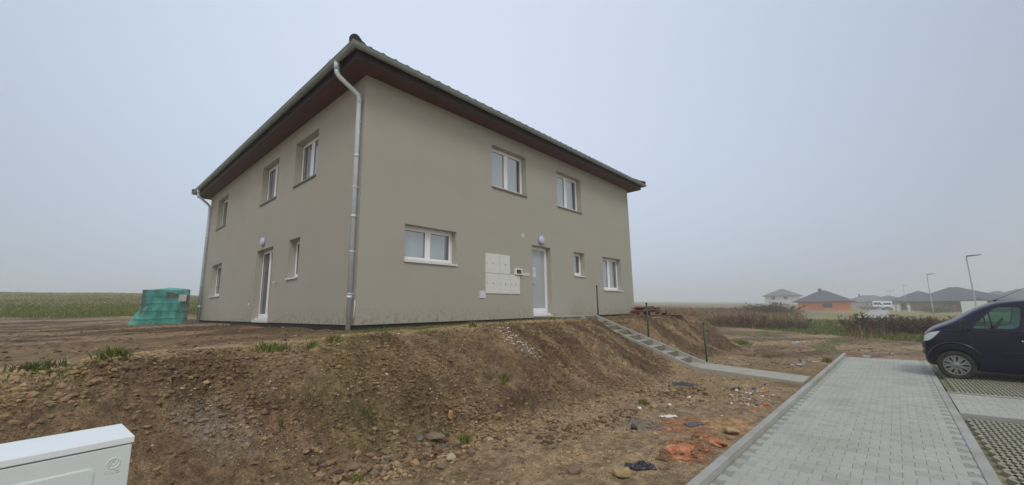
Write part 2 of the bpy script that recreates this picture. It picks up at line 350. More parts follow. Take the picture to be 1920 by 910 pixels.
mc = N(nt, 'ShaderNodeMix', data_type='RGBA'); nt.links.new(m2.outputs[0], mc.inputs['Factor']); nt.links.new(src, mc.inputs['A'])
pc = N(nt, 'ShaderNodeMix', data_type='RGBA'); pc.inputs['A'].default_value = S(120,100,82); pc.inputs['B'].default_value = S(196,182,158); nt.links.new(sepc.outputs[1], pc.inputs['Factor'])
nt.links.new(pc.outputs['Result'], mc.inputs['B']); nt.links.new(mc.outputs['Result'], P_.inputs['Base Color'])
bp = [n for n in nt.nodes if n.type == 'BUMP'][0]
bp2 = N(nt, 'ShaderNodeBump'); bp2.inputs['Distance'].default_value = .012; nt.links.new(mm.outputs[0], bp2.inputs['Height']); nt.links.new(bp.outputs[0], bp2.inputs['Normal'])
bp3 = N(nt, 'ShaderNodeBump'); bp3.inputs['Distance'].default_value = .018; nf = N(nt, 'ShaderNodeTexNoise'); nf.inputs['Scale'].default_value = 120; nf.inputs['Detail'].default_value = 3
nt.links.new(tcn.outputs['Object'], nf.inputs['Vector']); nt.links.new(nf.outputs['Fac'], bp3.inputs['Height']); nt.links.new(bp2.outputs[0], bp3.inputs['Normal']); nt.links.new(bp3.outputs[0], P_.inputs['Normal'])
ground = link('ground', gme, gm); tag(ground, kind='structure')
def gz(x, y): return float(ground_h(np.array([x]), np.array([y]))[0])

# ---------------------------------------------------------------- paving
conc = mat('paver_concrete', S(174,176,168), .8, var=.07, scale=3, bump=.0015, bscale=160, fine=.08, fscale=120, col2=S(160,156,140), var2=.35, scale2=1.2)
conc_d = mat('dark_paver', S(148,150,142), .85, var=.08, scale=5, bump=.0015, bscale=160, fine=.08)
conc2 = mat('paver_concrete_pale', S(176,177,167), .8, var=.07, scale=3, bump=.0015, bscale=160, fine=.08, fscale=120, col2=S(156,152,138), var2=.35, scale2=1.2)
conc3 = mat('paver_concrete_dull', S(167,169,161), .8, var=.07, scale=3, bump=.0015, bscale=160, fine=.08, fscale=120, col2=S(150,146,130), var2=.35, scale2=1.2)
kerbm = mat('kerb_concrete', S(168,170,166), .85, var=.08, scale=4, bump=.002, bscale=120, fine=.08, fscale=150, col2=S(140,130,112), var2=.5, scale2=2)
joint = mat('joint_sand', S(124,120,108), .95, var=.2, scale=20)
def ishape(L, W, e, half=0):
    l, a, b = L/2, L*.15, L*.28
    pts = [(W/2+e, -l), (W/2+e, -b), (W/2-e, -a), (W/2-e, a), (W/2+e, b), (W/2+e, l), (-W/2-e, l), (-W/2-e, b), (-W/2+e, a), (-W/2+e, -a), (-W/2-e, -b), (-W/2-e, -l)]
    if half == 1: pts = [p for p in pts if p[1] <= 0]; pts = pts[:3]+[(W/2-e, 0), (-W/2+e, 0)]+pts[3:]
    if half == -1: pts = [(W/2-e, 0)]+[p for p in pts if p[1] > 0]+[(-W/2+e, 0)]
    return pts
def pavers(x0, x1, fy0, fy1, nrow, zt, seed, dark_ends=True):
    """interlocking I-shaped pavers; columns run along Y between the lines fy0(x) and fy1(x)"""
    V = []; Fq = []; MI = []; r_ = random.Random(seed); pit = .142; n = int((x1-x0)/pit); L = 1.0/nrow
    for c in range(n):
        xc = x0+(c+.5)*pit
        rows = []
        if c % 2 == 0: rows = [((k+.5)*L, 0) for k in range(nrow)]
        else: rows = [(0, -1)]+[((k+1)*L, 0) for k in range(nrow-1)]+[(1, 1)]
        for (tcen, half) in rows:
            Lm = abs(float(fy1(xc)-fy0(xc)))*L
            pts = ishape(Lm, pit, .012, half); dz = r_.uniform(-.0015, .0015)
            if half: dz -= .004
            mi_ = 1 if half and dark_ends else r_.choice((0, 0, 0, 2, 2, 3))
            k = len(pts); cx = sum(p[0] for p in pts)/k; cy = sum(p[1] for p in pts)/k; o = len(V)
            for (g, gy_, h) in ((.0028, .0010, -.03), (.0028, .0010, -.0055), (.0070, .0022, 0)):
                for p in pts:
                    dx, dy = p[0]-cx, p[1]-cy; q = max(1e-6, math.hypot(dx, dy))
                    x = cx+dx-g*(1 if dx > 0 else -1); y = cy+dy-gy_*(1 if dy > 0 else -1)
                    yy = float(fy0(xc))+(float(fy1(xc)-fy0(xc)))*tcen+(y if fy1(xc) > fy0(xc) else -y)
                    V.append((xc+x, yy, zt+h+dz))
            for lev in range(2):
                for i in range(k): a = o+lev*k+i; b = o+lev*k+(i+1) % k; Fq.append((a, b, b+k, a+k)); MI.append(mi_)
            Fq.append(tuple(o+2*k+i for i in range(k))); MI.append(mi_)
    me = bpy.data.meshes.new('pavers'); me.from_pydata(V, [], Fq)
    me.materials.append(conc); me.materials.append(conc_d); me.materials.append(conc2); me.materials.append(conc3); me.polygons.foreach_set('material_index', MI)
    bm = bmesh.new(); bm.from_mesh(me); bmesh.ops.recalc_face_normals(bm, faces=bm.faces); bm.to_mesh(me); bm.free()
    return me
PZ = -1.355
pv = link('pavement', pavers(-6.2, 12.5, lambda x: kerb_y(x)-.085, lambda x: edge_y(x)+.0, 10, PZ, 3)); tag(pv, kind='structure')
mb = MB(); mb.add([(-6.2, kerb_y(-6.2)-.08, PZ-.012), (12.5, kerb_y(12.5)-.08, PZ-.012), (12.5, edge_y(12.5), PZ-.012), (-6.2, edge_y(-6.2), PZ-.012)], [(0,1,2,3)])
tag(mb.build('pavement_bedding', joint), kind='structure')
def strip(name, x0, x1, f, w, z0, z1, L=1.0):
    mb = MB(); x = x0
    while x < x1-.01:
        xe = min(x+L, x1); a, b = float(f(x+.003)), float(f(xe-.003))
        c = .008
        for (xa, ya, xb, yb) in ((x+.003, a, xe-.003, b),):
            mb.add([(xa,ya,z0),(xb,yb,z0),(xb,yb-w,z0),(xa,ya-w,z0),(xa,ya,z1-c),(xb,yb,z1-c),(xb,yb-w,z1-c),(xa,ya-w,z1-c),
                    (xa+.002,ya-c,z1),(xb-.002,yb-c,z1),(xb-.002,yb-w+c,z1),(xa+.002,ya-w+c,z1)],
                   [(0,1,5,4),(1,2,6,5),(2,3,7,6),(3,0,4,7),(4,5,9,8),(5,6,10,9),(6,7,11,10),(7,4,8,11),(8,9,10,11)])
        x = xe
    return tag(mb.build(name, kerbm), kind='structure')
strip('kerb', -6.2, 12.75, kerb_y, .08, -1.6, -1.275)
strip('edging_kerb', -6.2, 12.5, lambda x: edge_y(x)-.003, .1, -1.6, PZ-.002)
# parking bays of grass grid pavers to the right, divided by a paved strip
soilm = mat('bay_soil', S(140,134,104), .95, var=.35, scale=9, bump=.01, bscale=60, col2=S(104,108,66), var2=.6, scale2=5)
grid_m = mat('grid_concrete', S(158,156,138), .9, var=.12, scale=3, bump=.002, bscale=120, fine=.1, fscale=120, col2=S(122,122,92), var2=.5, scale2=3)
def bay(x0, x1, z):
    mb = MB(); y1 = float(edge_y((x0+x1)/2))-.115; y0 = -14.6
    mb.add([(x0,y0,z-.045),(x1,y0,z-.045),(x1,y1,z-.045),(x0,y1,z-.045)], [(0,1,2,3)]); tag(mb.build('parking_bay_soil', soilm), kind='structure')
    mb = MB(); px, py = .24, .11                       # diamond lattice of concrete ribs
    def inside(x, y): return x0 <= x <= x1 and y0 <= y <= y1
    i = 0
    nxx = int((x1-x0)/px); nyy = int((y1-y0)/py)
    for i in range(nxx):
        for j in range(nyy):
            cx, cy = x0+(i+.5)*px, y0+(j+.5)*py
            A, B, Cc, D = (cx-px/2, cy), (cx, cy-py/2), (cx+px/2, cy), (cx, cy+py/2)
            for (p, q) in ((A, B), (B, Cc), (Cc, D), (D, A)):
                p, q = Vector((*p, 0)), Vector((*q, 0)); d = (q-p); L = d.length; d.normalize(); n_ = Vector((-d.y, d.x, 0))
                c = (p+q)/2; mb.add([tuple((c+d*L/2*sx*1.0+n_*.019*sy)+Vector((0,0,zz))) for zz in (z-.05, z) for sx, sy in ((-1,-1),(1,-1),(1,1),(-1,1))], [(4,5,6,7),(0,1,5,4),(2,3,7,6)])
    tag(mb.build('parking_bay', grid_m), kind='structure')
bay(-1.0, 5.0, -1.405); bay(7.08, 12.5, -1.365)
strip2 = pavers(5.16, 7.0, lambda x: edge_y(x)-.115, lambda x: -14.6+0*x, 30, PZ, 9, False); tag(link('bay_divider', strip2), kind='structure')
mb = MB(); mb.add([(5.1, -14.6, PZ-.012), (7.05, -14.6, PZ-.012), (7.05, float(edge_y(6))-.11, PZ-.012), (5.1, float(edge_y(6))-.11, PZ-.012)], [(0,1,2,3)]); tag(mb.build('bay_divider_bedding', joint), kind='structure')
mb = MB()
for k in range(6): mb.box(5.07, 5.15, float(edge_y(5))-.11-k-1+.004, float(edge_y(5))-.11-k, -1.6, PZ+.003)
tag(mb.build('bay_kerb', kerbm, bevel=.006), kind='structure')
mb = MB()
for k in range(6): mb.box(7.01, 7.08, float(edge_y(7))-.11-k-1+.004, float(edge_y(7))-.11-k, -1.6, PZ)
tag(mb.build('bay_kerb', kerbm, bevel=.006), kind='structure')

# ---------------------------------------------------------------- path and stairs
pathm = mat('path_concrete', S(170,168,156), .85, var=.07, scale=3, bump=.0015, bscale=120, fine=.08, fscale=150, col2=S(140,130,112), var2=.35, scale2=2)
mb = MB(); y = -4.27; k = 0
while y > -6.52:
    y2 = max(y-.5, -6.53)
    for (xa, xb) in ((6.70, 7.18), (7.184, 7.66)):
        za, zb = np.interp(y, [-6.6,-4.25], [-1.37,-1.235]), np.interp(y2, [-6.6,-4.25], [-1.37,-1.235])
        mb.add([(xa,y2+.004,zb-.3),(xb,y2+.004,zb-.3),(xb,y,za-.3),(xa,y,za-.3),(xa,y2+.004,zb),(xb,y2+.004,zb),(xb,y,za),(xa,y,za)], [(0,3,2,1),(4,5,6,7),(0,1,5,4),(1,2,6,5),(2,3,7,6),(3,0,4,7)])
    y = y2
tag(mb.build('path', pathm, bevel=.003), kind='structure')
stc = mat('stair_concrete', S(150,145,130), .88, var=.1, scale=5, bump=.002, bscale=120, fine=.1, fscale=150, col2=S(118,104,86), var2=.4, scale2=3)
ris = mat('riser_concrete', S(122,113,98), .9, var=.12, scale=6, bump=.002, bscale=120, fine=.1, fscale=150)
stairs = thing('concrete_stairs', 'narrow grey concrete stairs with low side kerbs running down the earth bank from the entrance', 'stairs', (7.18, -4.25, -1.24))
NS = 9; tr = 3.2/NS; rs = 1.22/NS
def L_(o, loc): o.location = (-loc[0], -loc[1], -loc[2]); return o
SL = (7.18, -4.25, -1.24)
for k in range(NS):
    yb = -1.05-tr*k; zt = -.012-rs*(k+1)
    mb = MB(); mb.box(6.76, 7.60, yb-tr, yb-.002, zt-.05, zt); t_ = L_(mb.build('tread', pathm, stairs, bevel=.004), SL)
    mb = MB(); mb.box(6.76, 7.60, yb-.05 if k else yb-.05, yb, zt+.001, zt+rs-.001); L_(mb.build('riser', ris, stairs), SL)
for xa, xb in ((6.692, 6.757), (7.603, 7.668)):
    mb = MB(); mb.add([(x, y, z) for x in (xa, xb) for (y, z) in ((-1.0,-.25),(-1.0,.018),(-1.06,.018),(-4.30,-1.215),(-4.42,-1.232),(-4.42,-1.5))],
                      [(0,1,2,3,4,5),(11,10,9,8,7,6)]+[(i, (i+1) % 6, (i+1) % 6+6, i+6) for i in range(6)])
    L_(mb.build('side_kerb', kerbm, stairs, bevel=.004), SL)
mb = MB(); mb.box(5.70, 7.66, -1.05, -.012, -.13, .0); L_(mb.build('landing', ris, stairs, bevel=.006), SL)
mb = MB(); mb.box(5.72, 7.64, -1.03, -.02, .0, .012); L_(mb.build('landing_slab', pathm, stairs, bevel=.003), SL)

# ================================================================= HOUSE
W_, L_h, H_ = 12.58, 14.17, 5.5
plaster = mat('plaster', S(177,175,165), .93, var=.022, scale=1.3, bump=.005, bscale=150, fine=.09, fscale=260, col2=S(170,168,157), var2=.4, scale2=.7, spec=.2)
nt = plaster.node_tree; b_ = nt.nodes['Principled BSDF']; tcn = [n for n in nt.nodes if n.type == 'TEX_COORD'][0]      # mud splashes along the foot of the wall
sx = N(nt, 'ShaderNodeSeparateXYZ'); nt.links.new(tcn.outputs['Object'], sx.inputs[0])
zr = N(nt, 'ShaderNodeMapRange'); zr.inputs['From Min'].default_value = .38; zr.inputs['From Max'].default_value = -.02; nt.links.new(sx.outputs['Z'], zr.inputs['Value'])
sn = N(nt, 'ShaderNodeTexNoise'); sn.inputs['Scale'].default_value = 9; sn.inputs['Detail'].default_value = 8; sn.inputs['Roughness'].default_value = .7; nt.links.new(tcn.outputs['Object'], sn.inputs['Vector'])
sr = N(nt, 'ShaderNodeMapRange'); sr.inputs['From Min'].default_value = .48; sr.inputs['From Max'].default_value = .68; nt.links.new(sn.outputs['Fac'], sr.inputs['Value'])
sm_ = N(nt, 'ShaderNodeMath', operation='MULTIPLY'); nt.links.new(zr.outputs[0], sm_.inputs[0]); nt.links.new(sr.outputs[0], sm_.inputs[1])
smx = N(nt, 'ShaderNodeMix', data_type='RGBA'); nt.links.new(sm_.outputs[0], smx.inputs['Factor']); nt.links.new(b_.inputs['Base Color'].links[0].from_socket, smx.inputs['A']); smx.inputs['B'].default_value = S(140,120,96); nt.links.new(smx.outputs['Result'], b_.inputs['Base Color'])
pvc = mat('white_pvc', S(243,244,246), .35, var=.02, scale=3)
alu = mat('white_sill', S(222,224,226), .4, var=.03, scale=3)
bsill = mat('shaded_sill', S(128,126,118), .5, var=.05, scale=3)  # upper sills: shade of the underside put into the colour of white sills
pale_backing = mat('pale_sheet', S(226,226,236), .8, var=.04, scale=1.5)  # tone of reflected sky put into the sheets behind glass; curtains share it
dark = mat('dark_room', S(58,58,60), .9, var=.1, scale=2)
glass = glass_mat('window_glass', ior=2.3)
frost = mat('frosted_glass', S(170,178,184), .25, var=.03, scale=.8, spec=.8)
plinthm = mat('plinth', S(48,46,44), .9, var=.15, scale=8)
zinc = mat('galvanised_steel', S(214,226,236), .4, metal=.1, var=.08, scale=4, col2=S(196,210,216), var2=.5, scale2=3)
soffm = mat('soffit_wood', S(88,45,38), .6, var=.12, scale=2, bump=.001, bscale=40)
fascm = mat('fascia_wood', S(46,32,28), .6, var=.12, scale=3)
tile = mat('roof_tile', S(44,43,43), .55, var=.12, scale=5)
grey_l = mat('grey_label', S(150,152,150), .6, var=.02)
blackm = mat('black_plastic', S(30,31,33), .45, var=.05)

house = thing('house', 'two-storey detached house with grey-beige plaster, white windows and brown eaves on the mound', 'house', (0, 0, 0))
FR = {'A': (3.96,5.50,3.76,5.06), 'B': (7.17,8.69,3.75,5.05), 'C': (1.10,2.64,1.38,2.25), 'D': (5.71,6.68,.02,2.24), 'E': (8.05,8.76,1.38,2.24), 'F': (10.06,11.56,.92,2.24)}
LF = {'G': (2.46,4.00,3.75,5.04), 'H': (5.37,6.91,3.75,5.05), 'I': (11.18,12.72,3.76,5.06), 'J': (5.28,6.80,-.02,2.22), 'K': (3.24,3.99,1.15,2.22), 'M': (11.12,12.66,.92,2.23)}
BK = {'a': (2,3.5,.92,2.24), 'b': (6,7.5,3.76,5.06), 'c': (9.5,11,.92,2.24), 'd': (2,3.5,3.76,5.06)}
RG = {'a': (3,4.5,.92,2.24), 'b': (9,10.5,.92,2.24), 'c': (3,4.5,3.76,5.06), 'd': (9,10.5,3.76,5.06)}
# each face: map (a along the wall, d depth inwards, z) to world
FM = {'front': (lambda a, d, z: (a, d, z), W_, FR), 'left': (lambda a, d, z: (d, a, z), L_h, LF),
      'back': (lambda a, d, z: (a, L_h-d, z), W_, BK), 'right': (lambda a, d, z: (W_-d, a, z), L_h, RG)}
DEP = .19
mb = MB()
for fn, (P, Ln, rects) in FM.items():
    a_s = sorted({0, Ln} | {r[i] for r in rects.values() for i in (0, 1)}); z_s = sorted({-.02, H_+.02} | {r[i] for r in rects.values() for i in (2, 3)})
    if fn in ('front', 'left'): z_s = sorted(set(z_s))
    for i in range(len(a_s)-1):
        for j in range(len(z_s)-1):
            ac, zc = (a_s[i]+a_s[i+1])/2, (z_s[j]+z_s[j+1])/2
            if any(r[0] < ac < r[1] and r[2] < zc < r[3] for r in rects.values()): continue
            mb.add([P(a_s[i],0,z_s[j]), P(a_s[i+1],0,z_s[j]), P(a_s[i+1],0,z_s[j+1]), P(a_s[i],0,z_s[j+1])], [(0,1,2,3)])
    for r in rects.values():
        a0, a1, z0, z1 = r
        for q in (((a0,z0),(a0,z1)), ((a0,z1),(a1,z1)), ((a1,z1),(a1,z0)), ((a1,z0),(a0,z0))):
            mb.add([P(q[0][0],0,q[0][1]), P(q[1][0],0,q[1][1]), P(q[1][0],DEP+.1,q[1][1]), P(q[0][0],DEP+.1,q[0][1])], [(0,1,2,3)])
me = bpy.data.meshes.new('wall'); me.from_pydata(mb.v, [], mb.f)
bm = bmesh.new(); bm.from_mesh(me); bmesh.ops.remove_doubles(bm, verts=bm.verts, dist=.0005); bmesh.ops.recalc_face_normals(bm, faces=bm.faces)
ce = [e for e in bm.edges if len(e.link_faces) == 2 and e.calc_face_angle(0) > 1.2]
bmesh.ops.bevel(bm, geom=ce, offset=.012, segments=2, affect='EDGES'); bm.to_mesh(me); bm.free()
link('wall', me, plaster, house)
mb = MB(); mb.box(.025, W_-.025, .025, L_h-.025, -.6, -.022); mb.build('plinth', plinthm, house)
mb = MB(); mb.box(.9, W_-.9, .9, L_h-.9, -.1, H_-.05); mb.build('inner_core', dark, house)      # rooms behind the glass end here

def window(P, r, kind, sillm, leaves=2, bl=True):
    a0, a1, z0, z1 = r; fr = MB()
    def bx(mb, a, b, d0, d1, c, d): p, q = P(a, d0, c), P(b, d1, d); mb.box(p[0], q[0], p[1], q[1], p[2], q[2])
    fz0 = z0+(.03 if kind == 'window' else .10)
    t = .055; d0, d1 = DEP, DEP+.07
    bx(fr, a0, a1, d0, d1, z1-t, z1); bx(fr, a0, a1, d0, d1, fz0, fz0+t); bx(fr, a0, a0+t, d0, d1, fz0+t, z1-t); bx(fr, a1-t, a1, d0, d1, fz0+t, z1-t)
    if leaves == 2: mid = (a0+a1)/2; bx(fr, mid-.03, mid+.03, d0+.002, d1, fz0+t, z1-t)
    f = fr.build('window' if kind == 'window' else kind, pvc, house)
    xs = [a0+t, a1-t] if leaves == 1 else [a0+t, mid-.03, mid+.03, a1-t]
    for i in range(leaves):
        l, rr = xs[2*i], xs[2*i+1]; s_ = MB(); k = .062; e0, e1 = DEP-.014, DEP+.05; zb, zt = fz0+t, z1-t
        kb = k if kind == 'window' else .1
        l -= .012; rr += .012; zb -= .012; zt += .012
        bx(s_, l, rr, e0, e1, zt-k, zt); bx(s_, l, rr, e0, e1, zb, zb+kb); bx(s_, l, l+k, e0, e1, zb+kb, zt-k); bx(s_, rr-k, rr, e0, e1, zb+kb, zt-k)
        s_.build('sash', pvc, f, bevel=.004)
        g = MB(); bx(g, l+k, rr-k, DEP+.012, DEP+.018, zb+kb, zt-k); g.build('glass_pane', glass if kind != 'door' else frost, f)
        if kind == 'door': continue
        sp = MB()                                        # dark rubber seal round the glass
        for (u0, u1, w0, w1) in ((l+k, rr-k, zt-k-.008, zt-k), (l+k, rr-k, zb+kb, zb+kb+.008), (l+k, l+k+.008, zb+kb+.008, zt-k-.008), (rr-k-.008, rr-k, zb+kb+.008, zt-k-.008)):
            bx(sp, u0, u1, DEP+.004, DEP+.011, w0, w1)
        sp.build('seal', blackm, f)
        if bl:
            bm_ = MB(); bx(bm_, l+.02, rr-(.15 if i == leaves-1 else .07), DEP+.055, DEP+.061, zb+.02, zt-.02); bm_.build('pale_backing', pale_backing, f)  # added sheet stands in for reflected sky; uncovered edge leaves the dark strip
        else:
            bm_ = MB(); bx(bm_, l+.02, l+(rr-l)*.16, DEP+.12, DEP+.16, zb+.02, zt-.02); bm_.build('curtain', pale_backing, f)
    rm = MB(); bx(rm, a0, a1, .9-.02, .9-.01, z0, z1)
    if sillm is not None:
        s_ = MB(); p = P(a0-.012, -.035, z0+.0); q = P(a1+.012, DEP+.0, z0+.022); s_.box(p[0], q[0], p[1], q[1], p[2], q[2])
        p = P(a0-.012, -.037, z0-.022); q = P(a1+.012, -.030, z0+.0); s_.box(p[0], q[0], p[1], q[1], p[2], q[2]); s_.build('sill', sillm, f)
    return f
for k, r in FR.items():
    P = FM['front'][0]
    if k == 'D': continue
    w = window(P, r, 'window', alu if k in 'CEF' else bsill, 1 if k == 'E' else 2, True)
for k, r in LF.items():
    P = FM['left'][0]
    window(P, r, 'balcony_door' if k == 'J' else 'window', None if k == 'J' else (alu if k in 'KM' else bsill), 1 if k == 'K' else 2, k in 'GH')
for fn in ('back', 'right'):
    for r in FM[fn][2].values(): window(FM[fn][0], r, 'window', alu, 2, True)
# entrance door with its threshold
d = window(FM['front'][0], FR['D'], 'door', None, 1); d['label'] = 'white entrance door with full-height frosted glass'
mb = MB(); mb.box(5.72, 6.67, -.02, DEP+.03, .02, .07); mb.box(5.72, 6.67, .06, DEP+.03, .072, .118); mb.build('threshold', alu, d, bevel=.004)
mb = MB(); mb.tube([(5.80, DEP-.014, 1.02), (5.80, DEP-.06, 1.02), (5.93, DEP-.065, 1.0)], .011); mb.box(5.785, 5.815, DEP-.022, DEP-.012, .9, 1.1); mb.build('door_handle', mat('red_brown_handle', S(120,52,48), .4), d)
mb = MB(); mb.box(5.90, 6.11, DEP+.006, DEP+.010, 1.25, 1.56); pp = mb.build('paper_notice', mat('paper', S(214,228,228), .8), d)
mb = MB(); [mb.box(5.92, 6.09 if i else 6.04, DEP+.004, DEP+.0058, 1.51-i*.032, 1.518-i*.032) for i in range(7)]; mb.build('print_lines', grey_l, pp)
j = [o for o in C.objects if o.name == 'balcony_door'][0]
mb = MB(); mb.box(.0, DEP+.03, 5.30, 6.78, -.03, .05); mb.box(.07, DEP+.03, 5.29, 6.79, .052, .10); mb.build('threshold', alu, j, bevel=.004)

# eaves: flat soffit, fascia, gutters
mb = MB(); o = .43; z = H_-.005
ring = lambda k, zz: [(-k,-k,zz),(W_+k,-k,zz),(W_+k,L_h+k,zz),(-k,L_h+k,zz)]
vs = ring(-.05, z)+ring(o, z); mb.add(vs, [(i, (i+1) % 4, (i+1) % 4+4, i+4) for i in range(4)]); mb.build('soffit', soffm, house)
mb = MB()
for i in range(4):
    a, b = ring(o, 0)[i], ring(o, 0)[(i+1) % 4]
vs = ring(o, z-.012)+ring(o+.025, z-.012)+ring(o+.025, z+.16)+ring(o, z+.16)
mb.add(vs, [(l*4+i, l*4+(i+1) % 4, ((l+1) % 4)*4+(i+1) % 4, ((l+1) % 4)*4+i) for l in range(4) for i in range(4)]); mb.build('fascia', fascm, house)
# half-round gutter as one mitred ring
go = .575; gzc = H_+.205; gr = .078; prof = []
for k in range(13): t = math.pi+math.pi*k/12; prof.append((go+gr*math.cos(t), gzc+gr*math.sin(t)))
for k in range(7): t = 2*math.pi*k/6; prof.append((go+gr+.004+.011*math.cos(t+math.pi), gzc+.004+.011*math.sin(t+math.pi)))
for k in range(12, -1, -1): t = math.pi+math.pi*k/12; prof.append((go+(gr-.004)*math.cos(t), gzc+(gr-.004)*math.sin(t)))
mb = MB(); vs = []; n = len(prof)
for (k, zz) in prof: vs += ring(k, zz)
mb.add(vs, [(p*4+i, p*4+(i+1) % 4, ((p+1) % n)*4+(i+1) % 4, ((p+1) % n)*4+i) for p in range(n) for i in range(4)], False)
gut = mb.build('gutter', mat('gutter_zinc', S(164,174,174), .4, metal=.35, var=.08, scale=4, col2=S(138,152,148), var2=.5, scale2=3), house)
for pz in gut.data.polygons: pz.use_smooth = False
# brackets and lap joints under the gutter
mb = MB()
def hook(a, side):
    pts = []
    for k in range(9):
        t = math.pi+math.pi*k/8; off, zz = go+(gr+.004)*math.cos(t), gzc+(gr+.004)*math.sin(t)
        pts.append((a, -off, zz) if side == 'f' else (-off, a, zz))
    mb.tube(pts, .006, 6)
for i in range(20): hook(.2+i*(W_-.4)/19, 'f'); mb.build('gutter_bracket', MATS['gutter_zinc'], gut); mb = MB()
for i in range(22): hook(.3+i*(L_h-.6)/21, 'l'); mb.build('gutter_bracket', MATS['gutter_zinc'], gut); mb = MB()
mb = MB()
for a, side in [(2.4,'f'),(5.4,'f'),(8.4,'f'),(11.2,'f'),(1.9,'l'),(4.6,'l'),(7.4,'l'),(10.1,'l'),(12.6,'l')]:
    pts = []
    for k in range(13):
        t = math.pi+math.pi*k/12
        for da in (-.02, .02):
            off, zz = go+(gr+.003)*math.cos(t), gzc+(gr+.003)*math.sin(t); pts.append((a+da, -off, zz) if side == 'f' else (-off, a+da, zz))
    mb.add(pts, [(2*k, 2*k+1, 2*k+3, 2*k+2) for k in range(12)]); mb.build('gutter_joint', MATS['gutter_zinc'], gut); mb = MB()
def downpipe(y, zb, topy):
    p = MB(); g_ = .575
    p.tube([(-g_, topy, gzc-.05), (-g_, topy, gzc-.24)], .06, 14)
    p.tube([(-g_, topy, gzc-.2), (-g_+.01, topy, gzc-.30), (-g_+.06, y+(topy-y)*.9, gzc-.38), (-.20, y+(topy-y)*.35, 5.10), (-.11, y, 5.02), (-.085, y, 4.92), (-.085, y, zb)], .05, 16)
    o_ = p.build('downpipe', zinc, house)
    c = MB()
    for zz in (4.86, 3.6, 2.25, .55): c.lathe([(.052, zz-.03), (.056, zz-.03), (.056, zz+.03), (.052, zz+.03)], (-.085, y, 0)); 
    for zz in (4.4, 2.9, 1.5, .62): c.lathe([(.058, zz-.012), (.058, zz+.012)], (-.085, y, 0)); c.box(-.085, .0, y-.008, y+.008, zz-.01, zz+.01)
    c.build('pipe_clamp', zinc, o_); return o_
downpipe(.12, -.12, .23); downpipe(13.86, -.25, 13.72)
mb = MB(); mb.tube([(-.03,.02,.1),(-.03,.0,.25),(-.03,-.02,.40),(-.01,.03,.48)], .008, 6); mb.build('cable_end', pvc, house)

# hipped roof with corrugated tile courses
def slope_mesh(a_len, b_len):
    """a slope over the wall of length a_len (local x along, y up the slope in plan); returns mesh"""
    pass
oo = .60; ze = H_+.235; tanp = math.tan(R(22)); RX, RY = W_+2*oo, L_h+2*oo; half = RX/2
def roof_slope(axis_len, run, to_w):
    cs = .30; st = .035; n = int(axis_len/st); rows = int(run/.36)+1; V = []; Fc = []
    xs = [i*axis_len/n for i in range(n+1)]
    def prof(x): u = (x % cs)/cs; return .027*max(0, math.sin(math.pi*min(1, u/.45)))**1.2 if u < .45 else .008*math.sin(math.pi*(u-.45)/.55)*-1
    for r_ in range(rows):
        y0, y1 = r_*.36, min((r_+1)*.36, run)
        if y1-y0 < .01: continue
        for (yy, lift) in ((y0, .025), (y1, .0)):
            for x in xs:
                V.append(to_w(min(max(x, yy), axis_len-yy), yy, ze+yy*tanp+prof(x)+lift))
        o = len(V)-2*(n+1)
        Fc += [(o+i, o+i+1, o+n+2+i, o+n+1+i) for i in range(n) if not (xs[i+1] < y0 or xs[i] > axis_len-y0)]
    return V, Fc
mbf = MB()
V, Fc = roof_slope(RX, half, lambda x, y, z: (-oo+x, -oo+y, z)); mbf.add(V, Fc, True)
V, Fc = roof_slope(RX, half, lambda x, y, z: (-oo+x, L_h+oo-y, z)); mbf.add(V, Fc, True)
V, Fc = roof_slope(RY, half, lambda x, y, z: (-oo+y, -oo+x, z)); mbf.add(V, Fc, True)
V, Fc = roof_slope(RY, half, lambda x, y, z: (W_+oo-y, -oo+x, z)); mbf.add(V, Fc, True)
roof = mbf.build('roof', tile, house)
mb = MB()
vs = ring(oo-.02, ze-.012)+ring(.1, ze-.012+(oo-.1)*tanp*.2); mb.add(ring(oo-.03, ze-.02)+ring(.2, H_+.16), [(i, (i+1) % 4, (i+1) % 4+4, i+4) for i in range(4)]); mb.build('eaves_underlay', fascm, roof)
mb = MB(); apex_lo = Vector((-oo+half, -oo+half, ze+half*tanp)); apex_hi = Vector((-oo+half, L_h+oo-half, ze+half*tanp))
for cpt, ap in (((-oo,-oo), apex_lo), ((W_+oo,-oo), apex_lo), ((-oo,L_h+oo), apex_hi), ((W_+oo,L_h+oo), apex_hi)):
    a = Vector((*cpt, ze)); d_ = (ap-a); n = int(d_.length/.38); d_.normalize()
    for i in range(n):
        p = a+d_*(i*.38+.03); p.z += .035; mb.tube([p-d_*.02, p+d_*.40], [.115, .095], 14)
mb.tube([apex_lo, apex_hi], .1, 14); mb.build('hip_tile', tile, roof)
mb = MB()                                               # lightning wire holders on the eaves
for y in (-.35, .62): mb.tube([(-.58, y, ze+.02), (-.6, y, ze+.11), (-.56, y, ze+.16)], .006, 6); mb.tube([(-.60, y-.03, ze+.16), (-.60, y, ze+.11), (-.60, y+.04, ze+.17)], .005, 6)
mb.build('wire_holder', zinc, roof)

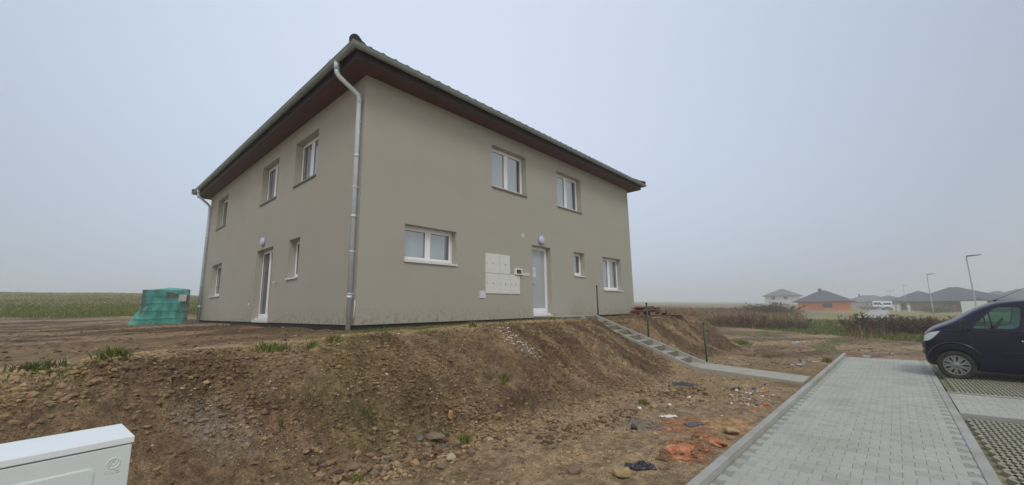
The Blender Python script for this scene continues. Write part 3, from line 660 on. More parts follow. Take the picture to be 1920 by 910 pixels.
# ---------------------------------------------------------------- fittings on the walls
def wall_lamp(label, loc, rz):
    t = thing('wall_lamp', label, 'lamp', loc, rz, 'round wall lamps on the house')
    mb = MB(); mb.lathe([(.0,.0),(.148,.0),(.15,-.012),(.15,-.035),(.138,-.04)], axis='y', n=32); mb.build('base', mat('lamp_base', S(150,156,176), .5), t)
    mb = MB(); mb.lathe([(.138,-.038),(.13,-.062),(.10,-.085),(.05,-.096),(.0,-.099)], axis='y', n=32); mb.build('lamp_shade', mat('opal', S(196,204,234), .3, var=.02), t)
wall_lamp('round white wall lamp above the entrance door', (6.17, 0, 2.44), 0)
wall_lamp('round white wall lamp above the balcony door on the left wall', (0, 6.19, 2.45), R(-90))
cabm = mat('meter_box', S(222,226,224), .5, var=.03, scale=3)
def meter(label, x0, x1, z0, z1, mark):
    t = thing('meter_cabinet', label, 'meter cabinet', (x0, 0, z0), 0, 'meter cabinets beside the entrance'); w, h = x1-x0, z1-z0
    mb = MB(); mb.box(0, w, -.012, .0, 0, h); mb.build('frame', cabm, t, bevel=.003)
    mb = MB(); mb.box(.012, w-.012, -.022, -.0125, .012, h-.012); dd = mb.build('door', cabm, t, bevel=.003)
    mb = MB(); mb.lathe([(0,-.026),(.011,-.026),(.011,-.0225)], (.045, 0, h*.52), 'y', 12); mb.build('lock', blackm, dd)
    cx, cz = w*.52, h*.52; s_ = .030                     # warning triangle with a flash
    tri = [(cx-s_, cz-s_*.7), (cx+s_, cz-s_*.7), (cx, cz+s_)]; inn = [(cx-s_*.62, cz-s_*.47), (cx+s_*.62, cz-s_*.47), (cx, cz+s_*.6)]
    mb = MB(); vs = [(p[0], -.0235, p[1]) for p in tri]+[(p[0], -.0235, p[1]) for p in inn]
    mb.add(vs, [(0,1,4,3),(1,2,5,4),(2,0,3,5)]); mb.add([(cx+.005,-.0235,cz+.012),(cx-.006,-.0235,cz-.002),(cx+.001,-.0235,cz-.002),(cx-.004,-.0235,cz-.013),(cx+.006,-.0235,cz+.002),(cx,-.0235,cz+.002)], [(0,1,2,3,4,5)])
    if mark: mb.box(cx-.03, cx+.03, -.0236, -.0234, cz-.040, cz-.032)
    mb.build('warning_sign', mat('warn', S(70,72,60), .6) if mark is not None else mat('warn_pale', S(150,140,90), .6), dd)
X = (3.67, 4.22, 4.665, 5.09)
meter('large grey meter cabinet, top left of the block of five', X[0], X[1]-.004, 1.246, 1.80, 0)
meter('grey meter cabinet, top right of the block of five', X[1], X[2], 1.246, 1.80, 1)
meter('large grey meter cabinet, bottom left of the block of five', X[0], X[1]-.004, .68, 1.242, 0)
meter('narrow grey meter cabinet, bottom middle of the block of five', X[1], X[2]-.004, .68, 1.242, 1)
meter('narrow grey meter cabinet on its own below the fuse box', X[2], X[3], .68, 1.242, None)
t = thing('fuse_box', 'small white box with dark window above the rightmost meter cabinet', 'fuse box', (4.86, 0, 1.26))
mb = MB(); mb.box(0, .30, -.07, 0, 0, .18); mb.build('housing', pvc, t, bevel=.008)
mb = MB(); mb.box(.03, .235, -.076, -.071, .03, .15); mb.build('window', mat('smoked', S(52,54,60), .15), t, bevel=.003)
mb = MB(); [mb.box(.25, .285, -.074, -.0705, .03+i*.045, .05+i*.045) for i in range(3)]; mb.build('buttons', grey_l, t)
t = thing('doorbell_panel', 'small flat white doorbell panel between the fuse box and the door', 'doorbell', (5.26, 0, 1.255))
mb = MB(); mb.box(0, .28, -.02, 0, 0, .075); mb.build('plate', pvc, t, bevel=.004)
mb = MB(); [mb.box(.03+i*.06, .07+i*.06, -.023, -.0205, .03, .055) for i in range(4)]; mb.build('buttons', grey_l, t)
mb = MB(); mb.box(3.44, 3.655, -.02, 0, .555, .745); o = mb.build('cover_plate', mat('lilac_white', S(214,214,232), .5), None, bevel=.004); tag(o, 'small square white cover plate at the lower left of the meter cabinets', 'cover plate')
t = thing('vent_outlet', 'small round grey vent outlet on the wall left of the entrance lamp', 'vent', (5.27, 0, 2.47))
mb = MB(); mb.lathe([(.035,-.0),(.04,-.02),(.055,-.02),(.055,.0)], axis='y', n=20); mb.build('ring', pvc, t)
mb = MB(); mb.lathe([(.0,-.006),(.034,-.006)], axis='y', n=20); mb.build('grille', grey_l, t)
t = thing('outdoor_tap', 'small metal tap with loose pipe ends on the left wall beside the balcony door', 'tap', (0, 4.75, 1.10))
mb = MB(); mb.tube([(0,0,0),(-.07,0,0),(-.09,0,-.04)], .012, 8); mb.tube([(0,.16,.03),(-.05,.16,.0),(-.06,.12,-.03)], .008, 8); mb.build('spout', zinc, t)
mb = MB(); mb.lathe([(0,0),(.03,0),(.03,-.012),(0,-.012)], (-.05, 0, .03), 'z', 12); mb.tube([(-.05,0,0),(-.05,0,.03)], .006, 6); mb.build('tap_handle', pvc, t)
mb = MB(); mb.lathe([(.0,-.015),(.035,-.015),(.035,.0)], axis='x', n=16); o = mb.build('socket_cap', pvc, None); o.location = (0, 7.21, .53); tag(o, 'tiny round white socket cap low on the left wall', 'socket')

# ================================================================= YARD THINGS
greenm = mat('green_post', S(36,74,60), .45, var=.08, scale=4, spec=.5)
def post(label, x, y, h, z=None):
    zz = (gz(x, y) if z is None else z); t = thing('fence_post', label, 'fence post', (x, y, zz), 0, 'green fence posts along the stairs')
    mb = MB(); mb.tube([(0,0,-.3),(0,0,h)], .024, 14); mb.build('pole', greenm, t)
    mb = MB(); mb.lathe([(.0265,h-.03),(.027,h+.004),(.018,h+.014),(0,h+.016)], n=14); mb.build('cap', blackm, t)
post('dark green metal post at the top of the stairs, in front of the house wall', 7.80, -1.02, 1.0, -.03)
post('dark green metal post halfway down the stairs', 7.82, -2.68, 1.03, -.66)
post('dark green metal post at the foot of the stairs, lowest of the three', 7.83, -4.26, 1.05, -1.25)

# utility cabinet in the foreground
t = thing('utility_cabinet', 'white plastic utility cabinet with raised door panel in the near left corner', 'utility cabinet', (-3.72, -5.28, -1.415), R(4))
cabw = mat('cabinet_plastic', S(222,230,230), .42, var=.03, scale=2, bump=.0006, bscale=300)
W, D, Hc = .78, .31, 1.085
mb = MB(); mb.box(-W, -.008, .02, D, 0, Hc); mb.build('body', cabw, t, bevel=.006)
mb = MB(); mb.prism([(-.005, Hc+.001), (-.005, Hc+.028), (D+.01, Hc+.034), (D+.01, Hc+.001)], 'x', -W-.008, .0); o = mb.build('lid', mat('cabinet_lid', S(238,244,246), .4, var=.02), t, bevel=.0025)
mb = MB(); mb.box(-W+.004, -.006, -.002, .018, .12, Hc-.006); door = mb.build('door', cabw, t, bevel=.004)
def rr(x0, x1, z0, z1, r, n=6):
    pts = []
    for cx, cz, a in ((x1-r, z1-r, 0), (x0+r, z1-r, 90), (x0+r, z0+r, 180), (x1-r, z0+r, 270)):
        for k in range(n+1): t_ = R(a+90*k/n); pts.append((cx+r*math.cos(t_), cz+r*math.sin(t_)))
    return pts
mb = MB(); o1 = rr(-W+.05, -.118, .16, Hc-.072, .03); o2 = rr(-W+.058, -.126, .168, Hc-.080, .024); n = len(o1)
mb.add([(p[0], -.0022, p[1]) for p in o1]+[(p[0], -.006, p[1]) for p in o2], [(i, (i+1) % n, (i+1) % n+n, i+n) for i in range(n)]+[tuple(range(n, 2*n))]); mb.build('raised_panel', cabw, door)
# embossed mark: ring with two slanted strokes, three letters and a line below
mb = MB(); cx, cz = -.062, Hc-.075
def ringm(r, w, d=.0035):
    vs = []; n = 32
    for k in range(n):
        a = 2*math.pi*k/n; c, s_ = math.cos(a), math.sin(a)
        for rr_, yy in ((r+w, -.002), (r+w*.6, -.002-d), (r-w*.6, -.002-d), (r-w, -.002)): vs.append((cx+c*rr_, yy, cz+s_*rr_))
    mb.add(vs, [(k*4+j, ((k+1) % n)*4+j, ((k+1) % n)*4+j+1, k*4+j+1) for k in range(n) for j in range(3)])
ringm(.021, .0022)
def stroke(pts, w=.0016): mb.tube([(cx+p[0], -.0025, cz+p[1]) for p in pts], w, 6)
stroke([(-.014,-.012),(-.004,.012),(.004,.013),(.0,.0)], .002); stroke([(.014,.012),(.004,-.012),(-.004,-.013),(.0,.0)], .002)
stroke([(-.026,-.041),(.024,-.041)], .0012)
for i, ch in enumerate('DCK'):
    x0 = -.024+i*.017
    G = {'D': [[(0,0),(0,.012),(.008,.011),(.011,.006),(.008,.001),(0,0)]], 'C': [[(.011,.011),(.004,.012),(0,.006),(.004,0),(.011,.001)]], 'K': [[(0,0),(0,.012)],[(.010,.012),(.001,.006),(.011,0)]]}[ch]
    for g in G: stroke([(x0+p[0], -.038+p[1]) for p in g], .0013)
mb.build('embossed_mark', cabw, door)

# pallet wrapped in green netting
px0, py0 = -1.20, 14.0; pz0 = gz(px0, py0)-.03
t = thing('wrapped_pallet', 'tall pallet load wrapped in torn teal green netting beside the left end of the house', 'pallet load', (px0, py0, pz0), R(-9))
netm = bpy.data.materials.new('teal_net'); netm.use_nodes = True; nt = netm.node_tree; b = nt.nodes['Principled BSDF']; b.inputs['Roughness'].default_value = .6
tcn = N(nt, 'ShaderNodeTexCoord'); n1 = N(nt, 'ShaderNodeTexNoise'); n1.inputs['Scale'].default_value = 2.2; n1.inputs['Detail'].default_value = 4; nt.links.new(tcn.outputs['Object'], n1.inputs['Vector'])
cr = N(nt, 'ShaderNodeValToRGB'); cr.color_ramp.elements[0].position = .35; cr.color_ramp.elements[0].color = S(60,164,156); cr.color_ramp.elements[1].position = .7; cr.color_ramp.elements[1].color = S(112,224,212)
nt.links.new(n1.outputs['Fac'], cr.inputs[0]); nt.links.new(cr.outputs[0], b.inputs['Base Color'])
tr_ = N(nt, 'ShaderNodeBsdfTransparent'); mxs = N(nt, 'ShaderNodeMixShader'); wv = N(nt, 'ShaderNodeTexNoise'); wv.inputs['Scale'].default_value = 90; nt.links.new(tcn.outputs['Object'], wv.inputs['Vector'])
mr2 = N(nt, 'ShaderNodeMapRange'); mr2.inputs['From Min'].default_value = .35; mr2.inputs['From Max'].default_value = .65; mr2.inputs['To Min'].default_value = .3; mr2.inputs['To Max'].default_value = .9; nt.links.new(wv.outputs['Fac'], mr2.inputs['Value'])
nt.links.new(mr2.outputs[0], mxs.inputs[0]); nt.links.new(tr_.outputs[0], mxs.inputs[1]); nt.links.new(b.outputs[0], mxs.inputs[2]); nt.links.new(mxs.outputs[0], nt.nodes['Material Output'].inputs['Surface'])
woodm = mat('pallet_wood', S(150,128,104), .85, var=.18, scale=9, bump=.002, bscale=60, col2=S(104,84,66), var2=.6, scale2=4)
bw, bd = 1.50, 1.0
mb = MB()
for x in (-.6, 0, .6): mb.box(x-.07, x+.07, -bd/2, bd/2, 0, .09)
for k in range(7): mb.box(-bw/2, bw/2, -bd/2+k*.155, -bd/2+k*.155+.11, .092, .115)
mb.build('pallet_base', woodm, t, bevel=.003)
st_ = mat('stacked_block', S(108,122,118), .9, var=.12, scale=3); n_ = 6
for k in range(n_):
    mb = MB(); z0 = .12+k*.228
    for i in range(9 if k < n_-1 else 8): mb.box(-.72+i*.163+.003, -.72+(i+1)*.163-.003, -.48, .48, z0+.003, z0+.224)
    mb.build('block_layer', st_, t, bevel=.006)
# netting: rounded box wall with folds, flared at the bottom left
V = []; Fq = []; nA, nZ = 150, 34; top = .12+n_*.228+.03
for iz in range(nZ+1):
    tz = iz/nZ; z = .06+tz*(top-.06)
    for ia in range(nA):
        a = 2*math.pi*ia/nA; c_, s_ = math.cos(a), math.sin(a); p = 5.0
        q = (abs(c_)**p+abs(s_)**p)**(-1/p); x, y = c_*q*(bw/2+.0), s_*q*(bd/2+.02)
        fold = .022*math.sin(a*17+3*tz+math.sin(tz*7)*1.5)+.018*math.sin(tz*46+a*3)*max(0, -c_)+.02*(vnoise(a*4., z*4., 3)-.5)
        k_ = 1+fold/max(bw, bd)*1.6
        left = max(0, -c_)**1.5
        x = x*k_-left*(.0+.30*(1-tz)**3+.05*math.sin(tz*9))+left*.20*max(0, (tz-.65)/.35)**1.3
        y = y*k_
        zz = z-(.05*math.sin(a*5)+.03*math.sin(a*11) if iz == 0 else 0)-(.10*left*max(0, (tz-.85)/.15))
        V.append((x, y, zz))
for iz in range(nZ):
    for ia in range(nA):
        if iz > 24 and 112 < ia < 146 and (ia+iz*3) % 60 < 30 and iz < 31: continue     # torn strip
        a = iz*nA+ia; b_ = iz*nA+(ia+1) % nA; Fq.append((a, b_, b_+nA, a+nA))
mb = MB(); mb.add(V, Fq, True)
# top sheet
ct = len(mb.v); ringi = [ct-nA+i for i in range(nA)]
prev = ringi
for q in (.8, .5, .2):
    o_ = len(mb.v)
    for i in range(nA): p = V[nZ*nA+i]; mb.v.append((p[0]*q-.02*(1-q), p[1]*q, p[2]+.02+.05*(1-q)*(1-.4*math.sin(i*.3))))
    for i in range(nA): mb.f.append((prev[i], prev[(i+1) % nA], o_+(i+1) % nA, o_+i)); mb.sm.append(True)
    prev = [o_+i for i in range(nA)]
mb.f.append(tuple(prev)); mb.sm.append(True)
mb.build('netting', netm, t)
mb = MB()
for z in (.32, .62, .92, 1.2):
    pts = []
    for i in range(49): a = 2*math.pi*i/48; c_, s_ = math.cos(a), math.sin(a); q = (abs(c_)**8+abs(s_)**8)**(-1/8); pts.append((c_*q*(bw/2+.03)-max(0,-c_)*.12*(1-z/1.4), s_*q*(bd/2+.045), z+.01*math.sin(a*3)))
    mb.tube(pts, .007, 5)
mb.build('strap', mat('strap_dark', S(34,84,80), .6), t)
mb = MB(); mb.box(.42, .66, -bd/2-.055, -bd/2-.05, 1.02, 1.30); pp = mb.build('paper_label', mat('paper2', S(200,208,206), .8), t)
mb = MB()
for i in range(6): mb.box(.45, .63-(i % 3)*.05, -bd/2-.0575, -bd/2-.0555, 1.06+i*.038, 1.072+i*.038)
mb.build('print_lines', grey_l, pp)
mb = MB(); mb.lathe([(0,.1),(.10,.09),(.13,.04),(.12,0)], n=12); o = mb.build('yellow_bucket', mat('ochre', S(168,130,40), .7), None); o.location = (-.75, 11.2, gz(-.75, 11.2)-.02); tag(o, 'small upturned ochre yellow bucket lying on the mud right of the netted pallet', 'bucket')

# pallets with roof tiles at the right end of the house
red = mat('red_tile', S(122,76,66), .8, var=.2, scale=8, col2=S(92,52,46), var2=.6, scale2=5)
def pallet(label, x, y, z, rz, tiles, w=1.2, d=.8, tilt=0):
    t = thing('pallet', label, 'pallet', (x, y, z), R(rz)); t.rotation_euler.x = R(tilt)
    mb = MB()
    for yy in (-d/2, -.07, d/2-.14):
        for xx_ in (-w/2, -.07, w/2-.14): mb.box(xx_, xx_+.14, yy, yy+.14, .02, .10)
        mb.box(-w/2, w/2, yy, yy+.14, 0, .02)
    mb.build('block', woodm, t)
    mb = MB()
    for k in range(6): mb.box(-w/2+k*(w-.13)/5, -w/2+k*(w-.13)/5+.13, -d/2, d/2, .101, .122)
    mb.build('deck_board', red if tiles else woodm, t, bevel=.002)
    if tiles:
        r_ = random.Random(tiles)
        for k in range(tiles):
            mb = MB(); w_, l_ = .14, .2; xx_, yy = r_.uniform(-w/2+.1, w/2-.1), r_.uniform(-d/2+.1, d/2-.1); zz = .13+.025*(k//6); a = r_.uniform(-.25, .25)
            vs = []
            for i in range(9):
                u = i/8; vs += [((u-.5)*2*w_, s_*l_, .03*math.sin(math.pi*u)+h_) for s_ in (-1, 1) for h_ in (0, .012)]
            mb.add(vs, [f_ for i in range(8) for f_ in ((i*4, i*4+4, i*4+6, i*4+2), (i*4+1, i*4+3, i*4+7, i*4+5), (i*4, i*4+1, i*4+5, i*4+4), (i*4+2, i*4+6, i*4+7, i*4+3))])
            o = mb.build('roof_tile', red, t); o.location = (xx_, yy, zz); o.rotation_euler = (r_.uniform(-.08, .08), r_.uniform(-.08, .08), a)
    return t
pallet('low pallet heaped with broken reddish brown tiles next to the house corner', 11.7, -.9, .02, 8, 22)
pallet('flat reddish wooden pallet with worn boards lying behind the middle post', 10.7, -1.45, -.04, 5, 10, 1.5, .9)
pallet('bare grey-brown wooden pallet with its open blocks showing at the top of the bank', 11.45, -2.1, .05, 20, 0, 1.1, .8, -3)

# ================================================================= RUBBLE
def rock_mesh(name, r, seed, flat=.7, n=22):
    r_ = random.Random(seed*7+1); bm = bmesh.new(); up_ = []
    for k in range(n):                                  # hull of points near a lumpy ball: flat broken faces
        a, z = r_.uniform(0, 2*math.pi), r_.uniform(-1, 1); q = math.sqrt(1-z*z); k_ = r*r_.uniform(.78, 1.05)
        bm.verts.new((q*math.cos(a)*k_, q*math.sin(a)*k_, z*k_*flat))
    res = bmesh.ops.convex_hull(bm, input=bm.verts); bmesh.ops.delete(bm, geom=[v for v in bm.verts if not v.link_faces], context='VERTS')
    bmesh.ops.bevel(bm, geom=list(bm.edges), offset=r*.07, segments=2, affect='EDGES', profile=.5)
    me = bpy.data.meshes.new(name); bm.to_mesh(me); bm.free(); return me
def lump_mesh(name, r, seed, flat):
    bm = bmesh.new(); bmesh.ops.create_icosphere(bm, subdivisions=5, radius=r); co = np.array([v.co for v in bm.verts])
    n = fbm(co[:, 0]/r*1.3+seed*3.1, co[:, 1]/r*1.3+co[:, 2]/r*1.1+seed, 5, seed); a, b = worley((co[:, 0]+co[:, 2]*.6)/r*3.2+seed, (co[:, 1]-co[:, 2]*.5)/r*3.2, seed)
    k = 1+n*1.35+.10*(np.clip(b-a, 0, .5)-.25)
    for v, q in zip(bm.verts, k): v.co *= q; v.co.z *= flat
    me = bpy.data.meshes.new(name); bm.to_mesh(me); bm.free(); return me
RM = {'ochre': mat('ochre_stone', S(172,138,92), .85, var=.2, scale=12, bump=.004, bscale=40), 'brown': mat('brown_stone', S(128,110,92), .9, var=.2, scale=12, bump=.004, bscale=40),
      'grey': mat('grey_stone', S(98,98,100), .85, var=.2, scale=12, bump=.004, bscale=40), 'pale': mat('pale_stone', S(178,164,140), .85, var=.15, scale=12, bump=.004, bscale=40),
      'white': mat('white_stone', S(226,224,218), .8, var=.08, scale=12), 'clay': mat('orange_clay', S(180,116,82), .95, var=.25, scale=14, bump=.01, bscale=50, col2=S(200,146,104), var2=.6, scale2=7),
      'yellow': mat('yellow_stone', S(168,146,106), .85, var=.28, scale=14, bump=.005, bscale=40), 'blackp': mat('black_foil', S(44,46,54), .35, var=.2, scale=8), 'dark': mat('dark_stone', S(70,68,70), .85, var=.2, scale=12, bump=.004, bscale=40)}
def rock(name, label, cat, x, y, r, m, flat=.7, sc_=(1, 1, 1), seed=1, group=None, sink=.3):
    r *= .80
    o = link(name, lump_mesh(name, r*1.1, seed, flat) if m == 'clay' and cat != 'rubble piece' else rock_mesh(name, r, seed, flat), RM[m]); o.location = (x, y, gz(x, y)+r*flat*(1-sink)*.8); o.scale = sc_; o.rotation_euler = (0, 0, seed*1.3)
    return tag(o, label, cat, group)
rock('stone', 'egg-shaped ochre stone alone on the lower bank', 'stone', -.37, -3.51, .085, 'ochre', 1.1, (.8,.8,1.05), 3, sink=.1)
rock('stone', 'largest flat brown stone in the stone heap at the foot of the bank', 'stone', -.83, -3.80, .14, 'brown', .5, (1.3,.8,1), 4)
rock('stone', 'dark grey angular stone at the top of the stone heap', 'stone', -.98, -3.67, .085, 'grey', .7, (1,1,1), 5)
rock('stone', 'round blue-grey stone in front of the stone heap', 'stone', -1.50, -3.84, .065, 'grey', .85, (1,1,1), 6)
rock('stone', 'flat reddish brown stone at the left foot of the stone heap', 'stone', -1.83, -3.80, .10, 'brown', .5, (1.3,.8,1), 7)
rock('stone', 'brown stone left of the yellowish one below the heap', 'stone', -1.72, -3.98, .09, 'brown', .6, (1.2,.8,1), 8)
rock('stone', 'yellowish brown stone just below the stone heap', 'stone', -1.30, -4.05, .075, 'ochre', .7, (1,.9,1), 9)
rock('stone', 'largest of the stones in the row right below the heap', 'stone', -.92, -4.20, .085, 'pale', .8, (1,1,1), 10)
rock('stone', 'brown stone at the left end of the row below the heap', 'stone', -1.12, -4.28, .07, 'brown', .7, (1.1,1,1), 11)
rock('stone', 'flat pale grey stone slab right of the small green tuft', 'stone', -.21, -4.06, .09, 'pale', .45, (1.4,.8,1), 12)
rock('stone', 'dark reddish stone on the flat earth left of the grey stain', 'stone', 1.42, -5.24, .07, 'dark', .8, (1,1,1), 13)
rock('stone', 'brown stone at the right foot of the bank left of the stain', 'stone', .85, -4.75, .07, 'brown', .8, (1,1,1), 14)
rock('stone', 'large yellow-brown stone among the lumps at the foot of the bank near the stairs', 'stone', 2.75, -4.95, .10, 'yellow', .6, (1.3,1,1), 15)
rock('stone', 'pale yellow stone beside the kerb on the orange clay', 'stone', 2.05, -6.30, .13, 'yellow', .6, (1.2,1,1), 16)
rock('stone', 'crumbly yellow-brown stone left of the black foil by the kerb', 'stone', -.12, -5.85, .13, 'yellow', .7, (1,1,1), 17)
rock('stone', 'knobbly brown stone near the bottom edge, left of the crumbly one', 'stone', -.35, -5.45, .10, 'brown', .8, (1,1,1), 18)
rock('white_fragment', 'white plaster fragment lying right of the foot of the bank', 'rubble piece', 3.86, -5.14, .055, 'white', .6, (1.2,.8,1), 19)
rock('white_fragment', 'white angular fragment resting against the lumps at the foot of the bank', 'rubble piece', 2.50, -4.82, .06, 'white', .7, (1.1,.8,1), 20)
rock('white_fragment', 'small bright white fragment right of the yellow-brown stone', 'rubble piece', 3.05, -5.10, .04, 'white', .8, (1,1,1), 21)
rock('red_fragment', 'bright orange-red tile fragment near the bottom of the picture', 'rubble piece', -1.74, -4.02, .04, 'clay', .6, (1.1,1,1), 22)
for (x, y, r_, fl, sx, sd_, lb) in ((1.0,-6.02,.20,.36,(1.2,.9,1),31,'large lump of orange clay, left of the two beside the kerb'), (1.52,-6.25,.17,.34,(1.4,.9,1),32,'lump of orange-red clay against the kerb'),
                                   (.72,-6.08,.12,.34,(1.2,1,1),33,'small flat orange clay lump below the left clay lump'), (4.1,-6.32,.12,.34,(1.3,.8,1),34,'brick-red clay lump at the kerb near the end of the path')):
    rock('clay_lump', lb, 'clay lump', x, y, r_*.70, 'clay', fl, sx, sd_, sink=.55)
def foil(label, x, y, sx, sy, seed, rz=0, h=.05, m='blackp', nm='plastic_sheet'):
    n = 16; V = []; 
    for i in range(n+1):
        for j in range(n+1):
            u, v = i/n-.5, j/n-.5; k = 1+.35*float(fbm(np.array([u*3+seed]), np.array([v*3.]), 3, seed)[0]*2)
            X_, Y_ = u*sx*k, v*sy*k; wx, wy = x+X_*math.cos(rz)-Y_*math.sin(rz), y+X_*math.sin(rz)+Y_*math.cos(rz)
            V.append((X_, Y_, gz(wx, wy)-gz(x, y)+.012+h*abs(float(fbm(np.array([u*7+seed]), np.array([v*7.]), 4, seed+3)[0]))*3*(1-max(abs(u), abs(v))*1.6)))
    mb = MB(); mb.add(V, [(i*(n+1)+j, (i+1)*(n+1)+j, (i+1)*(n+1)+j+1, i*(n+1)+j+1) for i in range(n) for j in range(n)])
    o = mb.build(nm, RM[m]); o.location = (x, y, gz(x, y)); o.rotation_euler.z = rz; md = o.modifiers.new('s', 'SOLIDIFY'); md.thickness = .004
    return tag(o, label, 'plastic sheet')
foil('crumpled black plastic sheet on the earth below the foot of the stairs', 5.05, -4.65, .5, .28, 3, R(-55))
foil('crumpled black foil beside the crumbly yellow stone near the kerb', .20, -5.90, .28, .15, 5, R(-50), .07)
foil('flat grey sheet scrap lying on the orange earth', 2.2, -5.78, .26, .14, 7, R(-40), .02, 'grey')
foil('thin white plastic strip on the sandy earth', 2.35, -5.35, .28, .07, 8, R(-30), .03, 'white')
foil('black plastic scrap in the rubble patch by the path', 5.15, -5.62, .22, .14, 9, R(-20), .08)

def scatter(name, label, cat, n, fpos, frad, mats, kind='stuff', flat=.7, seed=1, cols=None):
    """many small angular pieces in one mesh, none of them big enough to count"""
    r_ = np.random.default_rng(seed); V = []; Fq = []; Cc = []
    ico = bmesh.new(); bmesh.ops.create_icosphere(ico, subdivisions=1, radius=1); bv = np.array([v.co for v in ico.verts]); bf = np.array([[v.index for v in f.verts] for f in ico.faces]); ico.free()
    P = np.array([fpos(r_) for _ in range(n)]); Z = ground_h(P[:, 0], P[:, 1]); o = 0; GCp = ground_col(P[:, 0], P[:, 1])
    for i in range(n):
        r = frad(r_); k = bv*(1+r_.uniform(-.28, .28, (len(bv), 1)))*np.array([r_.uniform(.8, 1.5), r_.uniform(.7, 1.1), flat*r_.uniform(.6, 1.1)])*r
        a = r_.uniform(0, 6.28); c_, s_ = math.cos(a), math.sin(a); k = np.stack([k[:, 0]*c_-k[:, 1]*s_, k[:, 0]*s_+k[:, 1]*c_, k[:, 2]], 1)+np.array([P[i, 0], P[i, 1], Z[i]+r*.15])
        V.append(k); Fq.append(bf+o); o += len(bv); c = cols[r_.integers(len(cols))] if cols is not None else GCp[i]; Cc.append(np.tile(np.array(c)*r_.uniform(.8, 1.2), (len(bv), 1)))
    me = npmesh(name, np.vstack(V), np.vstack(Fq), np.vstack(Cc), False)
    o_ = link(name, me, attr_mat('loose_stone', rough=.9, bump=.003, bscale=70, var=.15, scale=30)); return tag(o_, label, cat, kind=kind)
c_br = [srgb(136,113,86), srgb(112,90,68), srgb(96,77,60), srgb(152,130,100), srgb(122,101,76)]
def pb(r_):
    while True:
        x = r_.uniform(-4.2, 7); yc = float(np.interp(x, [-8,-4.3,-3,-.5,5,6.6], [-2.8,-2.3,-1.8,-1.5,-1.5,-1.15])); y = yc-abs(r_.normal(1.3, 1.1))
        if y < float(kerb_y(x))+.02 or y < -6.6 or (6.6 < x): continue
        if vnoise(x*1.3, y*1.3, 77) > r_.uniform(.15, .8): return (x, y)
scatter('gravel', 'brown crumbs and small stones strewn over the bank', 'gravel', 9000, pb, lambda r: .006+.026*r.random()**4, None, cols=c_br+[srgb(166,142,108)], seed=3)
def pb2(r_):
    while True:
        x = r_.uniform(-4.6, 6.6); yc = float(np.interp(x, [-8,-4.3,-3,-.5,5,6.6], [-2.8,-2.3,-1.8,-1.5,-1.5,-1.15])); y = yc+.1-r_.uniform(0, 4.2)**1.0
        if y < float(kerb_y(x))+.02: continue
        if y < yc-2.6 and r_.random() > .10+.25*(vnoise(x*1.6, y*1.6, 90) > .6): continue
        if (vnoise(x*1.1, y*1.1, 79)*.7+vnoise(x*4, y*4, 80)*.3) > r_.uniform(.38, .7): return (x, y)
def pcl(c, s):
    def f(r_): return (c[0]+r_.normal(0, s[0]), c[1]+r_.normal(0, s[1]))
    return f
def foot(r_):
    while True:
        x = r_.uniform(-2.2, 5.5); y = -4.45+.12*x*(-.6)+r_.normal(0, .28)+(.5 if x < 0 else 0)
        if vnoise(x*2.3, y*2.3, 78) > .5: return (x, y)
scatter('soil_crumbs', 'small clods of earth covering the bank, the same brown as the soil', 'earth crumbs', 19000, pb2, lambda r: .004+.030*r.random()**3.6, None, flat=.8, seed=21)
scatter('soil_clod', 'dark brown clods of earth gathered along the foot of the bank', 'earth clods', 620, foot, lambda r: .018+.035*r.random()**2, None, cols=c_br[:4], seed=4)
scatter('stone_heap', 'heap of small brown and grey stones at the foot of the bank', 'stone heap', 150, lambda r_: (lambda a, q: (-1.35+a*.75, -3.88-.05*a+q*.12))(r_.uniform(-1, 1), r_.normal()), lambda r: .022+.03*r.random(), None, cols=c_br+[srgb(128,112,96)], seed=5)
scatter('plaster_crumbs', 'white crumbs of plaster spilt down the upper bank below the meter cabinets', 'plaster crumbs', 420, lambda r_: (lambda a: (2.15+.12*r_.normal()-.15*a+.25*a, -2.0-.95*a+.08*r_.normal()))(r_.random()**1.1), lambda r: .006+.022*r.random()**3, None, cols=[srgb(222,214,194), srgb(206,190,160), srgb(232,228,216)], flat=.5, seed=6)
scatter('lime_crumbs', 'pale grey lime crumbs scattered down the left bank', 'lime crumbs', 520, lambda r_: (lambda a: (-3.35+1.05*a+.09*r_.normal(), -2.5-.85*a+.09*r_.normal()))(r_.random()), lambda r: .003+.010*r.random()**3, None, cols=[srgb(206,200,190), srgb(190,182,170), srgb(170,160,146)], flat=.4, seed=7)
scatter('rubble_patch', 'patch of mixed white and ochre building rubble between path and kerb', 'rubble', 230, lambda r_: (4.7+r_.normal(0,.6), -5.95+r_.normal(0,.2)), lambda r: .008+.04*r.random()**4, None, cols=[srgb(214,208,198), srgb(190,140,80), srgb(120,116,114), srgb(150,120,96), srgb(232,230,226), srgb(88,84,86)], seed=8)
scatter('clay_crumbs', 'orange clay crumbs around the clay lumps beside the kerb', 'clay crumbs', 380, lambda r_: (lambda a: (1.1+.5*a+.2*r_.normal(), -6.08-.12*a+.10*r_.normal()))(r_.uniform(-1, 1)), lambda r: .006+.036*r.random()**3, None, cols=[srgb(178,116,82), srgb(158,104,76), srgb(140,108,82), srgb(128,104,80)], seed=14)
scatter('white_specks', 'tiny white bits of rubble dotted over the earth bank', 'rubble bits', 170, pb, lambda r: .005+.012*r.random()**2, None, cols=[srgb(226,222,212), srgb(206,196,176)], seed=9)
def pm(r_):
    while True:
        x, y = r_.uniform(-9, 8), r_.uniform(-1.4, 12)
        if x > -.2 and y > -.2: continue
        return (x, y)
